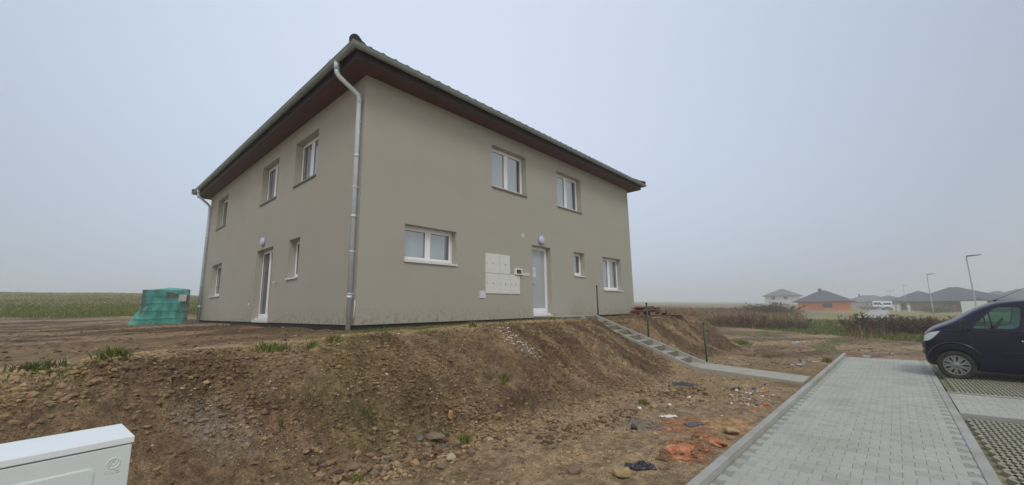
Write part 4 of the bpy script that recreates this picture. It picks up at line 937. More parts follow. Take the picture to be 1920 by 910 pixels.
scatter('mud_clods', 'brown mud clods on the flat ground left of the house', 'mud clods', 1500, pm, lambda r: .012+.03*r.random()**3, None, cols=c_br, seed=10)
def pr_(r_):
    while True:
        x, y = r_.uniform(8, 22), r_.uniform(-8, 3)
        if y < float(kerb_y(x))+.05 and x < 12.8: continue
        return (x, y)
scatter('mud_clods', 'brown mud clods on the rutted track right of the stairs', 'mud clods', 1600, pr_, lambda r: .012+.035*r.random()**3, None, cols=c_br, seed=12)

# puddles on the track
wat = mat('puddle_water', S(104,94,80), .06, var=.05, scale=4, spec=.9)
for (x, y, a, b, rz) in PUD:
    a *= 1.2; b *= 1.2
    mb = MB(); n = 30; z_ = float(base_h(np.array([x]), np.array([y]))[0])-.018; pts = []
    for k in range(n):
        t_ = 2*math.pi*k/n; q = 1+.5*float(fbm(np.array([math.cos(t_)*1.5+x]), np.array([math.sin(t_)*1.5+y]), 3, 7)[0]*2); X_, Y_ = a*q*math.cos(t_), b*q*math.sin(t_)
        pts.append((x+X_*math.cos(R(rz))-Y_*math.sin(R(rz)), y+X_*math.sin(R(rz))+Y_*math.cos(R(rz)), z_))
    mb.add(pts, [tuple(range(n))]); tag(mb.build('puddle', wat), kind='structure')

# ================================================================= VAN on the parking bay
van = thing('parked_van', 'dark navy blue van parked nose-in on the grass grid bay at the right edge', 'van', (9.10, -8.02, -1.385), R(-3.5))
navy = mat('navy_paint', S(8,11,42), .3, var=.04, scale=1.2, spec=.3, coat=.15); navy.node_tree.nodes['Principled BSDF'].inputs['Coat Roughness'].default_value = .08
trim = mat('black_trim', S(34,35,40), .6, var=.06, scale=8); rub = mat('tyre_rubber', S(44,43,42), .85, var=.15, scale=10, col2=S(84,76,66), var2=.4, scale2=4)
silver = mat('hubcap', S(140,144,147), .4, metal=.4, var=.06, scale=6, col2=S(120,112,104), var2=.35, scale2=6); chrome = mat('chrome', S(220,222,226), .12, metal=1)
cabg = glass_mat('van_glass', (.62,.78,.76,1), 1.45); lampg = mat('headlight_glass', S(206,218,222), .12, var=.05, scale=10, spec=.8, coat=.5); inter = mat('van_interior', S(52,56,60), .8, var=.1); interl = mat('van_seat', S(70,84,84), .8, var=.1)
# local: x across (0 = near side plane, + away), s = distance back from the nose reference = -y, z up
VW = 1.70
def vs_(s): return -s
stat = [ # s, zbot, zbelt(side top), ztop, inset at side (0 = full width), roof half fraction
 (.49,.36,.60,.64,.30,.60), (.505,.30,.72,.78,.19,.66), (.55,.26,.85,.94,.12,.72), (.62,.24,.92,1.03,.075,.78), (.76,.22,.99,1.12,.035,.80), (.95,.20,1.04,1.205,.012,.80),
 (1.08,.18,1.05,1.285,.0,.78), (1.32,.16,1.06,1.455,.0,.75), (1.56,.15,1.06,1.585,.0,.745), (1.72,.15,1.06,1.645,.0,.75), (2.1,.15,1.06,1.685,.0,.76), (2.7,.15,1.06,1.70,.0,.76), (3.6,.15,1.06,1.70,.0,.76), (4.45,.18,1.06,1.68,.0,.75), (4.66,.26,1.06,1.62,.04,.72), (4.72,.36,1.04,1.50,.08,.68)]
V = []; Fq = []; half_ = VW/2
for (s, zb, zs, zt, ins, rf) in stat:
    w = half_-ins; wr = half_*rf if zt > 1.3 else w*.80; prof = [(w*.90, zb), (w*.985, zb+.06), (w, zb+(zs-zb)*.35), (w*.995, zb+(zs-zb)*.7), (w*.975, zs-.02), (w*.955, zs+.012)]
    if zt > 1.3: prof += [(w*.955+(wr-w*.955)*.5, zs+(zt-zs)*.5), (wr+.012, zt-.085), (wr-.05, zt-.022), (wr*.6, zt)]
    else: prof += [(w*.93, zs+(zt-zs)*.25), (w*.90, zs+(zt-zs)*.68), (w*.78, zs+(zt-zs)*.92), (w*.45, zt-.005)]
    full = [(half_-p[0], p[1]) for p in prof]+[(half_+p[0], p[1]) for p in reversed(prof)]
    V.append([(p[0], -s, p[1]) for p in full])
nP = len(V[0]); vv = [p for r_ in V for p in r_]
for i in range(len(V)-1):
    for k in range(nP): a = i*nP+k; b_ = i*nP+(k+1) % nP; Fq.append((a, b_, b_+nP, a+nP))
Fq += [tuple(reversed(range(nP))), tuple((len(V)-1)*nP+k for k in range(nP))]
me = bpy.data.meshes.new('body'); me.from_pydata(vv, [], Fq); me.materials.append(navy)
bm = bmesh.new(); bm.from_mesh(me); bmesh.ops.recalc_face_normals(bm, faces=bm.faces); bm.to_mesh(me); bm.free()
body = link('body', me, None, van); sb = body.modifiers.new('sub', 'SUBSURF'); sb.levels = 2; sb.render_levels = 2
wheels = [(.955, .0), (3.75, .0)]
cutters = []
def cutter(mb_, mtl):
    o = mb_.build('cut', mtl); cutters.append(o); md = body.modifiers.new('b', 'BOOLEAN'); md.operation = 'DIFFERENCE'; md.object = o; md.solver = 'EXACT'; o.location = van.location; o.rotation_euler = van.rotation_euler
side_win = [(1.27,1.075), (1.33,1.175), (1.62,1.49), (1.70,1.535), (1.98,1.548), (2.01,1.50), (1.98,1.30), (1.93,1.13), (1.84,1.078)]
mb = MB(); mb.prism([(-s, z) for s, z in side_win], 'x', -.3, VW+.3); cutter(mb, inter)
for s, _ in wheels:
    for xa, xb in ((-.2, .30), (VW-.30, VW+.2)):
        mb = MB(); n = 40; mb.prism([(-s+.345*math.cos(2*math.pi*k/n), .305+.345*math.sin(2*math.pi*k/n)) for k in range(n)], 'x', xa, xb); cutter(mb, trim)
bpy.context.view_layer.update(); dg = bpy.context.evaluated_depsgraph_get(); me2 = bpy.data.meshes.new_from_object(body.evaluated_get(dg)); body.modifiers.clear(); body.data = me2; me2.name = 'body'
for o in cutters: bpy.data.objects.remove(o, do_unlink=True)
for p in me2.polygons: p.use_smooth = True
try: me2.set_sharp_from_angle(angle=R(35))
except Exception: pass
for side in (0, 1):
    X_ = lambda d: (d if side == 0 else VW-d)
    # door glass as a slightly curved sheet following the tumblehome
    def wx(z): return .045+(z-1.06)*.33
    mb = MB(); c_ = [(s, z) for s, z in side_win]; n = len(c_)
    ctr = (sum(p[0] for p in c_)/n, sum(p[1] for p in c_)/n)
    mb.add([(X_(wx(z)+.012), -s, z) for s, z in c_]+[(X_(wx(z)+.016), -s, z) for s, z in c_], [tuple(range(n)), tuple(reversed(range(n, 2*n)))]+[(i, (i+1) % n, (i+1) % n+n, i+n) for i in range(n)])
    g = mb.build('side_window', cabg, van)
    mb = MB(); mb.tube([(X_(wx(z)+.006), -s, z) for s, z in c_+[c_[0]]], .011, 6, False); mb.tube([(X_(wx(1.08)+.004), -1.565, 1.08), (X_(wx(1.45)+.004), -1.555, 1.452)], .013, 8); mb.build('window_seal', trim, g)
    # mirror
    mb = MB(); mb.tube([(X_(.05), -1.25, 1.06), (X_(-.06), -1.21, 1.09)], .03, 8); mb.obox((X_(-.10), -1.16, 1.16), (1, .1, 0), (0, 1, 0), (0, -.1, 1), .055, .05, .105); m_ = mb.build('wing_mirror', trim, van, bevel=.02)
    # headlight: swept wedge wrapped round the corner
    P_h = [(.525,.79),(.55,.91),(.64,.98),(.80,1.02),(.74,.94),(.67,.86),(.59,.80)]
    def hx(s): return float(np.interp(s, [.44,.46,.52,.60,.76,.95], [.30,.19,.12,.075,.035,.012]))
    n = len(P_h); mb = MB(); mb.add([(X_(hx(s)-.012+max(0, z-.86)*.16), -s+.01, z) for s, z in P_h]+[(X_(hx(s)+.09), -s-.05, z-.01) for s, z in P_h], [tuple(range(n))]+[(i, (i+1) % n, (i+1) % n+n, i+n) for i in range(n)])
    mb.build('headlight', lampg, van)
    mb = MB(); mb.box(X_(-.012), X_(.02), -3.2, -1.62, .60, .612); mb.build('side_moulding', trim, van, bevel=.004)
    # swage line over the wheel arch, belt highlight, door gap
    mb = MB(); pts = [(X_(.0-.002), -.955-.42*math.cos(t_), .38+.40*math.sin(t_)) for t_ in [math.pi*(1-k/14)*.80+.35 for k in range(15)]]
    mb.tube(pts, .013, 8); mb.build('wheel_arch_lip', mat('navy_gloss', S(14,18,50), .15, var=.02, coat=.6), van)
    mb = MB(); mb.tube([(X_(.006+.0*s), -s, 1.035+.0*s) for s in (.85, 1.3, 2.2, 3.4, 4.5)], .010, 8); mb.build('belt_line', MATS['navy_gloss'], van)
    mb = MB()
    for s in (1.22, 2.14): mb.tube([(X_(.0), -s-.01, z) for z in (.28, .6, .9)]+[(X_(.02), -s, 1.04)], .004, 6)
    mb.build('door_gap', blackm, van)
    mb = MB(); mb.box(X_(-.03), X_(.0), -2.06, -1.86, .93, .955); mb.build('door_handle', navy, van, bevel=.008)
    mb = MB(); mb.lathe([(0,-.004),(.014,-.004),(.014,.004)], (X_(-.0), -1.92, .845), 'x', 12); mb.build('door_lock', chrome, van)
    for s, _ in wheels:
        wnode = bpy.data.objects.new('wheel', None); C.objects.link(wnode); wnode.parent = van; wnode.location = (X_(.11), -s, .30); wnode.rotation_euler.z = 0 if side == 0 else math.pi
        mb = MB(); mb.lathe([(.195,-.085),(.215,-.10),(.27,-.105),(.292,-.085),(.298,-.05),(.298,.05),(.292,.085),(.27,.1),(.195,.08)], axis='x', n=48); mb.build('tyre', rub, wnode)
        mb = MB(); mb.lathe([(.205,-.088),(.196,-.098),(.186,-.092),(.18,-.06),(.18,.05)], axis='x', n=40)
        mb.lathe([(.0,-.105),(.045,-.104),(.055,-.098),(.06,-.09)], axis='x', n=24)
        for k in range(9):
            a = 2*math.pi*k/9; d0 = Vector((0, math.cos(a), math.sin(a))); d1 = Vector((0, -math.sin(a), math.cos(a)))
            q = [d0*.05-d1*.022, d0*.05+d1*.022, d0*.125+d1*.026, d0*.19+d1*.048, d0*.19+d1*.018, d0*.15, d0*.19-d1*.018, d0*.19-d1*.048, d0*.125-d1*.026]
            n = len(q); mb.add([(-.100+.008*(v.length/.19), v.y, v.z) for v in q]+[(-.085, v.y, v.z) for v in q], [tuple(range(n))]+[(i, (i+1) % n, (i+1) % n+n, i+n) for i in range(n)])
        mb.build('rim', silver, wnode)
        mb = MB(); mb.lathe([(0,-.05),(.182,-.05)], axis='x', n=32); mb.build('brake_disc', blackm, wnode)
# front bumper, grille, windscreen, interior, antenna
mb = MB()
mb.tube([(X_, y, .52) for X_, y in ((.09,-.68),(.15,-.58),(.25,-.52),(.55,-.495),(.85,-.49),(1.15,-.495),(1.45,-.52),(1.55,-.58),(1.61,-.68))], .035, 10); mb.build('bumper_strip', trim, van)
mb = MB(); [mb.box(.45, 1.25, -.495, -.475, .62+k*.045, .64+k*.045) for k in range(3)]; mb.build('grille', trim, van)
mb = MB()
def wp(x, s, z): return (x, -s, z)
ws = [(1.12,1.30,.24),(1.32,1.445,.275),(1.52,1.562,.30)]; vs = []
for (s, z, ins) in ws: vs += [wp(ins+(VW-2*ins)*k/8, s-.09*math.sin(math.pi*k/8)*0-.0, z-.022+.010*math.sin(math.pi*k/8)) for k in range(9)]
mb.add(vs, [(i*9+k, i*9+k+1, (i+1)*9+k+1, (i+1)*9+k) for i in range(2) for k in range(8)], True); mb.build('windscreen', mat('dark_screen', S(24,30,34), .2, spec=.3), van)
mb = MB(); pts = [(.42+.0*0, -1.72+.165*math.cos(a)*.45, 1.10+.165*math.sin(a)) for a in [2*math.pi*k/24 for k in range(25)]]; mb.tube([(.40+.17*math.cos(a), -1.66-.09*math.sin(a), 1.14+.15*math.sin(a)) for a in [2*math.pi*k/28 for k in range(29)]], .014, 8, False)
mb.tube([(.40,-1.66,1.14),(.40,-1.5,1.02)], .03, 8); mb.build('steering_wheel', blackm, van)
for xx_ in (.42, 1.25):
    mb = MB(); mb.obox((xx_, -2.02, 1.2), (1,0,0), (0,1,.15), (0,-.2,1), .20, .05, .22); mb.obox((xx_, -2.08, 1.44), (1,0,0), (0,1,.1), (0,-.15,1), .10, .04, .07); mb.build('seat', interl, van, bevel=.02)
mb = MB(); mb.tube([(.75,-1.70,1.655),(.75,-1.76,1.69)], [.016,.010], 8); mb.tube([(.75,-1.76,1.69),(.75,-2.35,2.02)], .004, 6); mb.build('antenna', blackm, van)

# ================================================================= STREET AND FAR HOUSES
polem = mat('lamp_pole', S(150,154,158), .5, metal=.3, var=.05)
def street_lamp(label, x, y, arm=1):
    t = thing('street_lamp', label, 'street lamp', (x, y, gz(x, y)), 0, 'street lamps along the far road'); h = 4.7-gz(x, y)
    mb = MB(); mb.tube([(0,0,-.3),(0,0,1.2),(0,0,1.22),(0,0,h)], [.085,.08,.06,.045], 12); mb.build('pole', polem, t)
    mb = MB(); mb.tube([(0,0,h-.02),(0,-.25,h+.01)], .04, 8); mb.build('arm', polem, t)
    mb = MB(); mb.add([(-.12,-.05,h+.08),(.12,-.05,h+.08),(.10,-1.0,h+.10),(-.10,-1.0,h+.10),(-.13,-.05,h-.05),(.13,-.05,h-.05),(.11,-1.0,h+.05),(-.11,-1.0,h+.05)], [(0,1,2,3),(7,6,5,4),(0,4,5,1),(1,5,6,2),(2,6,7,3),(3,7,4,0)]); mb.build('lamp_head', mat('lamp_head', S(70,74,82), .5), t, bevel=.01)
    return t
street_lamp('nearest and tallest-looking grey street lamp, rising behind the bonnet of the navy van', 55.7, -14.6)
street_lamp('grey street lamp second nearest, left of the van in front of the houses', 89.3, -13.7)
street_lamp('grey street lamp third along the road, right of the white van', 142.6, -12.3)
t = thing('street_lamp', 'farthest faint street lamp with a double head, above the white van', 'street lamp', (206.3, -10.4, gz(206.3, -10.4)), 0, 'street lamps along the far road')
mb = MB(); mb.tube([(0,0,0),(0,0,6.3)], [.1,.06], 8); mb.build('pole', polem, t); mb = MB(); mb.box(-.15,.15,-1.2,1.2,6.3,6.42); mb.build('lamp_head', mat('lamp_head', S(70,74,82), .5), t)

roofg = mat('grey_roof', S(104,106,112), .7, var=.08, scale=.7, col2=S(88,90,98), var2=.5, scale2=.3)
roofd = mat('dark_grey_roof', S(84,86,94), .7, var=.08, scale=.7)
winm = mat('far_window', S(58,66,74), .2, var=.1, spec=.7)
WC = {'orange': mat('orange_block', S(242,140,60), .9, var=.10, scale=3, bump=.01, bscale=8), 'white': mat('white_render', S(214,214,208), .9, var=.04, scale=.5), 'beige': mat('beige_render', S(196,186,162), .9, var=.05, scale=.5),
      'brown': mat('brown_render', S(140,118,108), .9, var=.06, scale=.5), 'grey': mat('grey_render', S(168,168,166), .9, var=.05, scale=.5)}
def bungalow(name, label, x, y, wy, lx, hw, hr, wall, roofm, ov=.9, wins=(), chim=None, ridge='x', zoff=0, doors=(), soff=None):
    """x,y: middle of the facade that faces the camera side (-X); wy along Y, lx deep along +X"""
    z0 = min(gz(x, y-wy/2), gz(x, y+wy/2), gz(x, y))-.1+zoff; t = thing(name, label, 'house', (x, y, z0), 0)
    mb = MB(); mb.box(0, lx, -wy/2, wy/2, -.8, hw); mb.build('wall', WC[wall], t)
    x0, x1, y0, y1 = -ov, lx+ov, -wy/2-ov, wy/2+ov; h0 = hw-.02; W, L = x1-x0, y1-y0; ym = (y0+y1)/2; xm = (x0+x1)/2
    if W >= L: a, b = (x0+L/2, ym), (x1-L/2, ym)
    else: a, b = (xm, y0+W/2), (xm, y1-W/2)
    A, B = (*a, h0+hr), (*b, h0+hr); P4 = [(x0,y0,h0),(x1,y0,h0),(x1,y1,h0),(x0,y1,h0)]; Q4 = [(p[0],p[1],h0-.16) for p in P4]
    mb = MB(); vs = P4+[A, B]+Q4
    Fr = [(0,1,5,4),(1,2,5),(2,3,4,5),(3,0,4)] if W >= L else [(0,1,4),(1,2,5,4),(2,3,5),(3,0,4,5)]
    mb.add(vs, Fr+[(6,7,1,0),(7,8,2,1),(8,9,3,2),(9,6,0,3),(9,8,7,6)]); rf = mb.build('roof', roofm, t)
    mb = MB(); mb.tube([(x0-.06,y0-.06,h0-.02),(x0-.06,y1+.06,h0-.02),(x1,y1+.06,h0-.02)], .06, 6); mb.tube([(x0-.06,y0-.06,h0-.02),(x1,y0-.06,h0-.02)], .06, 6); mb.build('gutter', mat('far_gutter', S(66,60,60), .5), rf)
    if chim:
        mb = MB(); cx, cy, ch = chim; mb.box(cx-.3, cx+.3, cy-.3, cy+.3, hw+hr*.4, hw+hr+ch); mb.box(cx-.4, cx+.4, cy-.4, cy+.4, hw+hr+ch, hw+hr+ch+.12); mb.build('chimney', mat('chimney_brick', S(96,84,84), .9), rf)
    for (yc, w, za, zb) in wins:
        f = MB(); f.box(-.05, .02, yc-w/2-.06, yc+w/2+.06, za-.06, zb+.06); fo = f.build('window', mat('far_frame', S(150,146,140), .6), t); g = MB(); g.box(-.07, -.052, yc-w/2, yc+w/2, za, zb); g.build('glass_pane', winm, fo)
    for (yc, w) in doors: f = MB(); f.box(-.06, .02, yc-w/2, yc+w/2, 0, 2.1); f.build('door', mat('far_door', S(74,70,72), .6), t)
    return t
bungalow('house', 'unplastered orange brick bungalow with a dark grey hipped roof standing alone on the far field', 129.2, 3.8, 10.6, 9.5, 2.55, 3.0, 'orange', roofd, 1.15, wins=((.3-1.3, 1.9, 1.0, 1.95),), chim=(4.6, .6, .35))
bungalow('house', 'faint pale house with a light grey roof, farthest left behind the dark bushes', 224, 27.7, 13, 12, 2.6, 3.3, 'white', roofg, 1.0, wins=((-2, 1.6, .9, 2.1), (3, 1.6, .9, 2.1)), zoff=2.6)
bungalow('house', 'long hazy grey-roofed house behind the white van', 226, -3.5, 16, 12, 2.7, 2.8, 'grey', roofg, 1.0, chim=(5, 3, .3), wins=((0, 1.6, 1, 2.2),))
bungalow('house', 'hazy bungalow with low grey roof and pale wall directly above the parked white van', 186, -9.4, 11, 12, 2.6, 2.2, 'beige', roofg, .9, wins=((2, 1.6, 1, 2.2),))
bungalow('house', 'hazy low grey-roofed house left of the pale bungalow, near the third street lamp', 196, -15.5, 11, 11, 2.6, 3.0, 'white', roofg, .9, wins=((0, 1.6, 1, 2.2),))
bungalow('house', 'pale bungalow with two dark doors and a grey hipped roof right of the white van', 152, -15.6, 11.6, 12, 2.6, 2.9, 'white', roofd, 1.0, wins=(), doors=((3.6, 1.0), (1.4, 1.0), (-2.6, 1.1)))
bungalow('house', 'wide brown-walled bungalow with a broad grey roof, left of the navy van', 134, -21.0, 15.5, 14, 2.6, 3.3, 'brown', roofd, 1.1, wins=((-5.4, 1.4, .9, 2.1),), doors=((2, 1.2),))
bungalow('house', 'beige house with hazy grey roof showing just above the bonnet line of the van', 196, -36, 13, 12, 2.7, 3.0, 'beige', roofg, 1.0, wins=((0, 1.5, 1, 2.2),))
bungalow('house', 'pale house with a grey roof seen over the roof of the navy van', 160, -36.5, 16, 12, 2.7, 2.8, 'white', roofg, 1.0, wins=((3, 1.5, 1, 2.2),))
t = thing('garden_shed', 'small shed with a bright orange wall in front of the brown bungalow', 'shed', (128, -22.9, gz(128, -22.9)), 0)
mb = MB(); mb.box(0, 3, -1.5, 1.5, 0, 2.3); mb.build('wall', WC['orange'], t); mb = MB(); mb.prism([(-1.8, 2.3), (1.8, 2.3), (1.8, 2.38), (0, 2.9), (-1.8, 2.38)], 'x', -.2, 3.2); mb.build('roof', roofd, t)
t = thing('board_fence', 'dark brown board fence in front of the far brown bungalow', 'fence', (122, -24.5, gz(122, -24.5)), 0)
for k in range(9):
    mb = MB(); mb.box(-.02, .02, -5+k*1.15, -5+k*1.15+1.09, .05, 1.55); mb.build('fence_panel', mat('far_fence', S(92,78,72), .9), t); mb = MB(); mb.box(-.05, .05, -5.06+k*1.15, -4.98+k*1.15, 0, 1.65); mb.build('post', mat('far_fence_post', S(110,100,94), .9), t)
# white vans on the far road
vanw = mat('white_paint', S(222,226,230), .3, var=.03, coat=.4)
def delivery_van(label, x, y, rz, h=2.3):
    t = thing('delivery_van', label, 'van', (x, y, gz(x, y)), rz, 'white vans on the far road')   # nose towards -X
    prof = [(0,.35),(.02,.95),(.12,1.12),(.75,1.35),(1.35,h-.32),(1.65,h-.06),(2.0,h),(5.3,h),(5.5,h-.1),(5.5,.35)]
    mb = MB(); mb.prism(prof, 'y', -.95, .95); mb.build('body', vanw, t, bevel=.06)
    mb = MB(); mb.add([(.74,-.80,1.40),(.74,.80,1.40),(1.30,.74,h-.36),(1.30,-.74,h-.36),(.80,-.80,1.38),(.80,.80,1.38),(1.34,.74,h-.38),(1.34,-.74,h-.38)], [(0,1,2,3),(0,4,5,1),(1,5,6,2),(2,6,7,3),(3,7,4,0)])
    mb.build('windscreen', winm, t)
    for s in (-1, 1):
        mb = MB(); y_ = s*.956; mb.add([(1.0,y_,1.40),(2.0,y_,1.40),(2.0,y_,h-.35),(1.5,y_,h-.35)], [(0,1,2,3)]); mb.build('side_window', winm, t)
        mb = MB(); mb.box(-.03, .06, s*.62-.16, s*.62+.16, .82, 1.05); mb.build('headlight', lampg, t)
        mb = MB(); mb.box(.95, 1.1, s*1.12-.12, s*1.12+.12, 1.35, 1.7); mb.build('wing_mirror', trim, t)
        for xx_ in (.95, 4.3): mb = MB(); mb.lathe([(0,-.1),(.33,-.1),(.35,0),(.33,.1),(0,.1)], (xx_, s*.87, .35), 'y', 20); mb.build('wheel', rub, t)
    mb = MB(); mb.box(-.02, .03, -.5, .5, .68, .88); mb.build('grille', trim, t); mb = MB(); mb.box(-.06, .1, -.93, .93, .38, .6); mb.build('bumper', trim, t)
delivery_van('white panel van facing the viewer on the far road', 140.1, -8.6, R(-3))
delivery_van('white van half hidden behind the other one on the far road, left of it', 150.0, -6.6, R(-3), 2.45)
for lb, x, y in (('white bollard post to the right in front of the white van', 131.3, -9.7), ('pale gate post at the roadside left of the third lamp', 120, -10.3), ('pale gate post at the roadside right of the other one', 118, -11.9)):
    t = thing('gate_post', lb, 'gate post', (x, y, gz(x, y)), 0, 'pale posts at the far roadside'); mb = MB(); mb.box(-.22, .22, -.22, .22, 0, 1.45); mb.build('pillar', WC['white'], t); mb = MB(); mb.box(-.28, .28, -.28, .28, 1.452, 1.54); mb.build('cap', WC['grey'], t)
t = thing('distribution_box', 'white roadside distribution box left of the windscreen of the navy van', 'utility cabinet', (66.0, -15.6, gz(66, -15.6)), R(0))
mb = MB(); mb.box(-.2, .2, -1.0, 1.0, .5, 1.95); mb.build('cabinet', cabw, t, bevel=.02); mb = MB(); mb.box(-.18, .18, -.95, .95, -.2, .498); mb.build('base', cabm, t)
# the road and a pale verge in the distance
mb = MB(); xs_ = np.linspace(60, 300, 60); asph = mat('far_road', S(168,164,156), .9, var=.06, scale=.4)
for a, b in zip(xs_[:-1], xs_[1:]):
    pa = [(a, y, max(gz(a, y), -9)+.05) for y in (-8.6, -5.4)]; pb_ = [(b, y, gz(b, y)+.05) for y in (-8.6, -5.4)]; mb.add([pa[0], pb_[0], pb_[1], pa[1]], [(0,1,2,3)])
tag(mb.build('road', asph), kind='structure')

# ================================================================= GRASS, WEEDS AND SHRUBS
leafm = attr_mat('leaf', rough=.75, var=.15, scale=3, spec=.2)
def blades(name, P, h, w, cols, lean=.35, seed=1, seg=2, parent=None, crown=None):
    """P (n,2|3) roots, h heights, w widths, cols (n,3)"""
    r_ = np.random.default_rng(seed); n = len(P); P = np.asarray(P, float); h = h*np.ones(n); w = w*np.ones(n)
    if P.shape[1] == 2: P = np.column_stack([P, ground_h(P[:, 0], P[:, 1])-.01])
    az = r_.uniform(0, 2*np.pi, n); ld = r_.uniform(0, 2*np.pi, n); le = np.abs(r_.normal(0, lean, n))*h
    ux, uy = np.cos(az), np.sin(az); lx, ly = np.cos(ld)*le, np.sin(ld)*le
    V = np.zeros((n, 5, 3)); 
    V[:, 0] = P+np.column_stack([-ux*w/2, -uy*w/2, 0*w]); V[:, 1] = P+np.column_stack([ux*w/2, uy*w/2, 0*w])
    m_ = P+np.column_stack([lx*.35, ly*.35, h*.6]); V[:, 2] = m_+np.column_stack([ux*w*.38, uy*w*.38, 0*w]); V[:, 3] = m_-np.column_stack([ux*w*.38, uy*w*.38, 0*w]); V[:, 4] = P+np.column_stack([lx, ly, h])
    o = (np.arange(n)*5)[:, None]; T = np.concatenate([o+np.array([0, 1, 2]), o+np.array([0, 2, 3]), o+np.array([3, 2, 4])])
    c = np.repeat(np.asarray(cols)[:, None, :], 5, 1).reshape(-1, 3)
    return npmesh(name, V.reshape(-1, 3), T, c, False)
def gcols(n, base, jit, seed):
    r_ = np.random.default_rng(seed); B = np.array(base)[r_.integers(len(base), size=n)]; return np.clip(B*(1+r_.uniform(-jit, jit, (n, 1))), 0, 1)
GR = [srgb(94,114,50), srgb(108,124,58), srgb(84,100,44), srgb(126,128,70), srgb(144,138,86)]
TAN = [srgb(140,134,86), srgb(128,122,76), srgb(114,118,64), srgb(150,140,98)]
BR = [srgb(132,98,76), srgb(148,112,86), srgb(112,84,68), srgb(158,126,94), srgb(120,102,72)]
DK = [srgb(92,70,58), srgb(78,62,54), srgb(108,82,64), srgb(88,84,54)]
# left field: a near green band, then taller straw-coloured growth
def field_pts(n, ylo, yhi, xlo, xhi, seed, p=1.0):
    r_ = np.random.default_rng(seed); u = r_.random(n)**p; Y = ylo+(yhi-ylo)*u; d = (Y+8); X = -4+r_.uniform(xlo, xhi, n)*d; m = masks(X, Y); k = m[6] > .55; return X[k], Y[k]
X, Y = field_pts(60000, 20, 42, -.28, .42, 1, 1.2); n = len(X)
h = .07+.10*np.random.default_rng(2).random(n)**2; h *= 1+1.2*np.clip(fbm(X*.4, Y*.4, 3, 5), 0, 1); me = blades('meadow_grass', np.column_stack([X, Y]), h, .035+.03*h, gcols(n, GR, .2, 3), .35, 4)
tag(link('meadow_grass', me, leafm), 'short green grass along the near edge of the left field', 'grass', kind='stuff')
X, Y = field_pts(70000, 30, 165, -.34, .5, 11, 1.5); n = len(X); dist = np.hypot(X+4, Y+8)
cl = fbm(X*.12, Y*.12, 3, 15); h = (.05+.12*np.random.default_rng(12).random(n)**1.5)*(1+2.2*np.clip(cl, -.35, .6)); me = blades('field_growth', np.column_stack([X, Y]), h, .04+dist*.0016, gcols(n, TAN+GR[:2]+TAN, .18, 13), .5, 14)
tag(link('field_growth', me, leafm), 'tall olive and straw-coloured growth covering the rising field on the left', 'field plants', kind='stuff')
# right: green verge, then a belt of reddish brown dead weeds
def rpts(n, f, seed):
    r_ = np.random.default_rng(seed); az = R(47.8)+np.arctan((r_.uniform(1150, 1930, n)-960)/755.8); d = f(r_, n); X = -4+np.sin(az)*d; Y = -8+np.cos(az)*d; k = (masks(X, Y)[6] > .5) & (X > 13.2); return X[k], Y[k]
X, Y = rpts(90000, lambda r_, n: 15+40*r_.random(n)**1.3, 21); n = len(X)
h = .07+.15*np.random.default_rng(22).random(n)**2; me = blades('verge_grass', np.column_stack([X, Y]), h, .03+.02*h+np.hypot(X, Y)*.0003, gcols(n, GR, .2, 23), .35, 24)
tag(link('verge_grass', me, leafm), 'short green grass beyond the muddy track on the right', 'grass', kind='stuff')
X, Y = rpts(90000, lambda r_, n: 26+75*r_.random(n)**1.4, 31)
k = (Y-np.interp(X, [14, 22, 30, 45, 60, 110], [6, .6, -1.5, -1.5, 0.5, 5])+fbm(X*.2, Y*.2, 3, 8)*4 > 0) & ~((X > 100) & (Y < 14)); X, Y = X[k], Y[k]; n = len(X)
cl = fbm(X*.3, Y*.3, 3, 35); h = (.15+.6*np.random.default_rng(32).random(n)**1.6)*(1+1.8*np.clip(cl, -.4, .5)); me = blades('dead_weeds', np.column_stack([X, Y]), h, .02+np.hypot(X, Y)*.0009, gcols(n, BR+TAN[:1]+GR[2:3], .25, 33), .45, 34)
tag(link('dead_weeds', me, leafm), 'belt of reddish brown dead weeds between the house and the far field', 'weeds', kind='stuff')
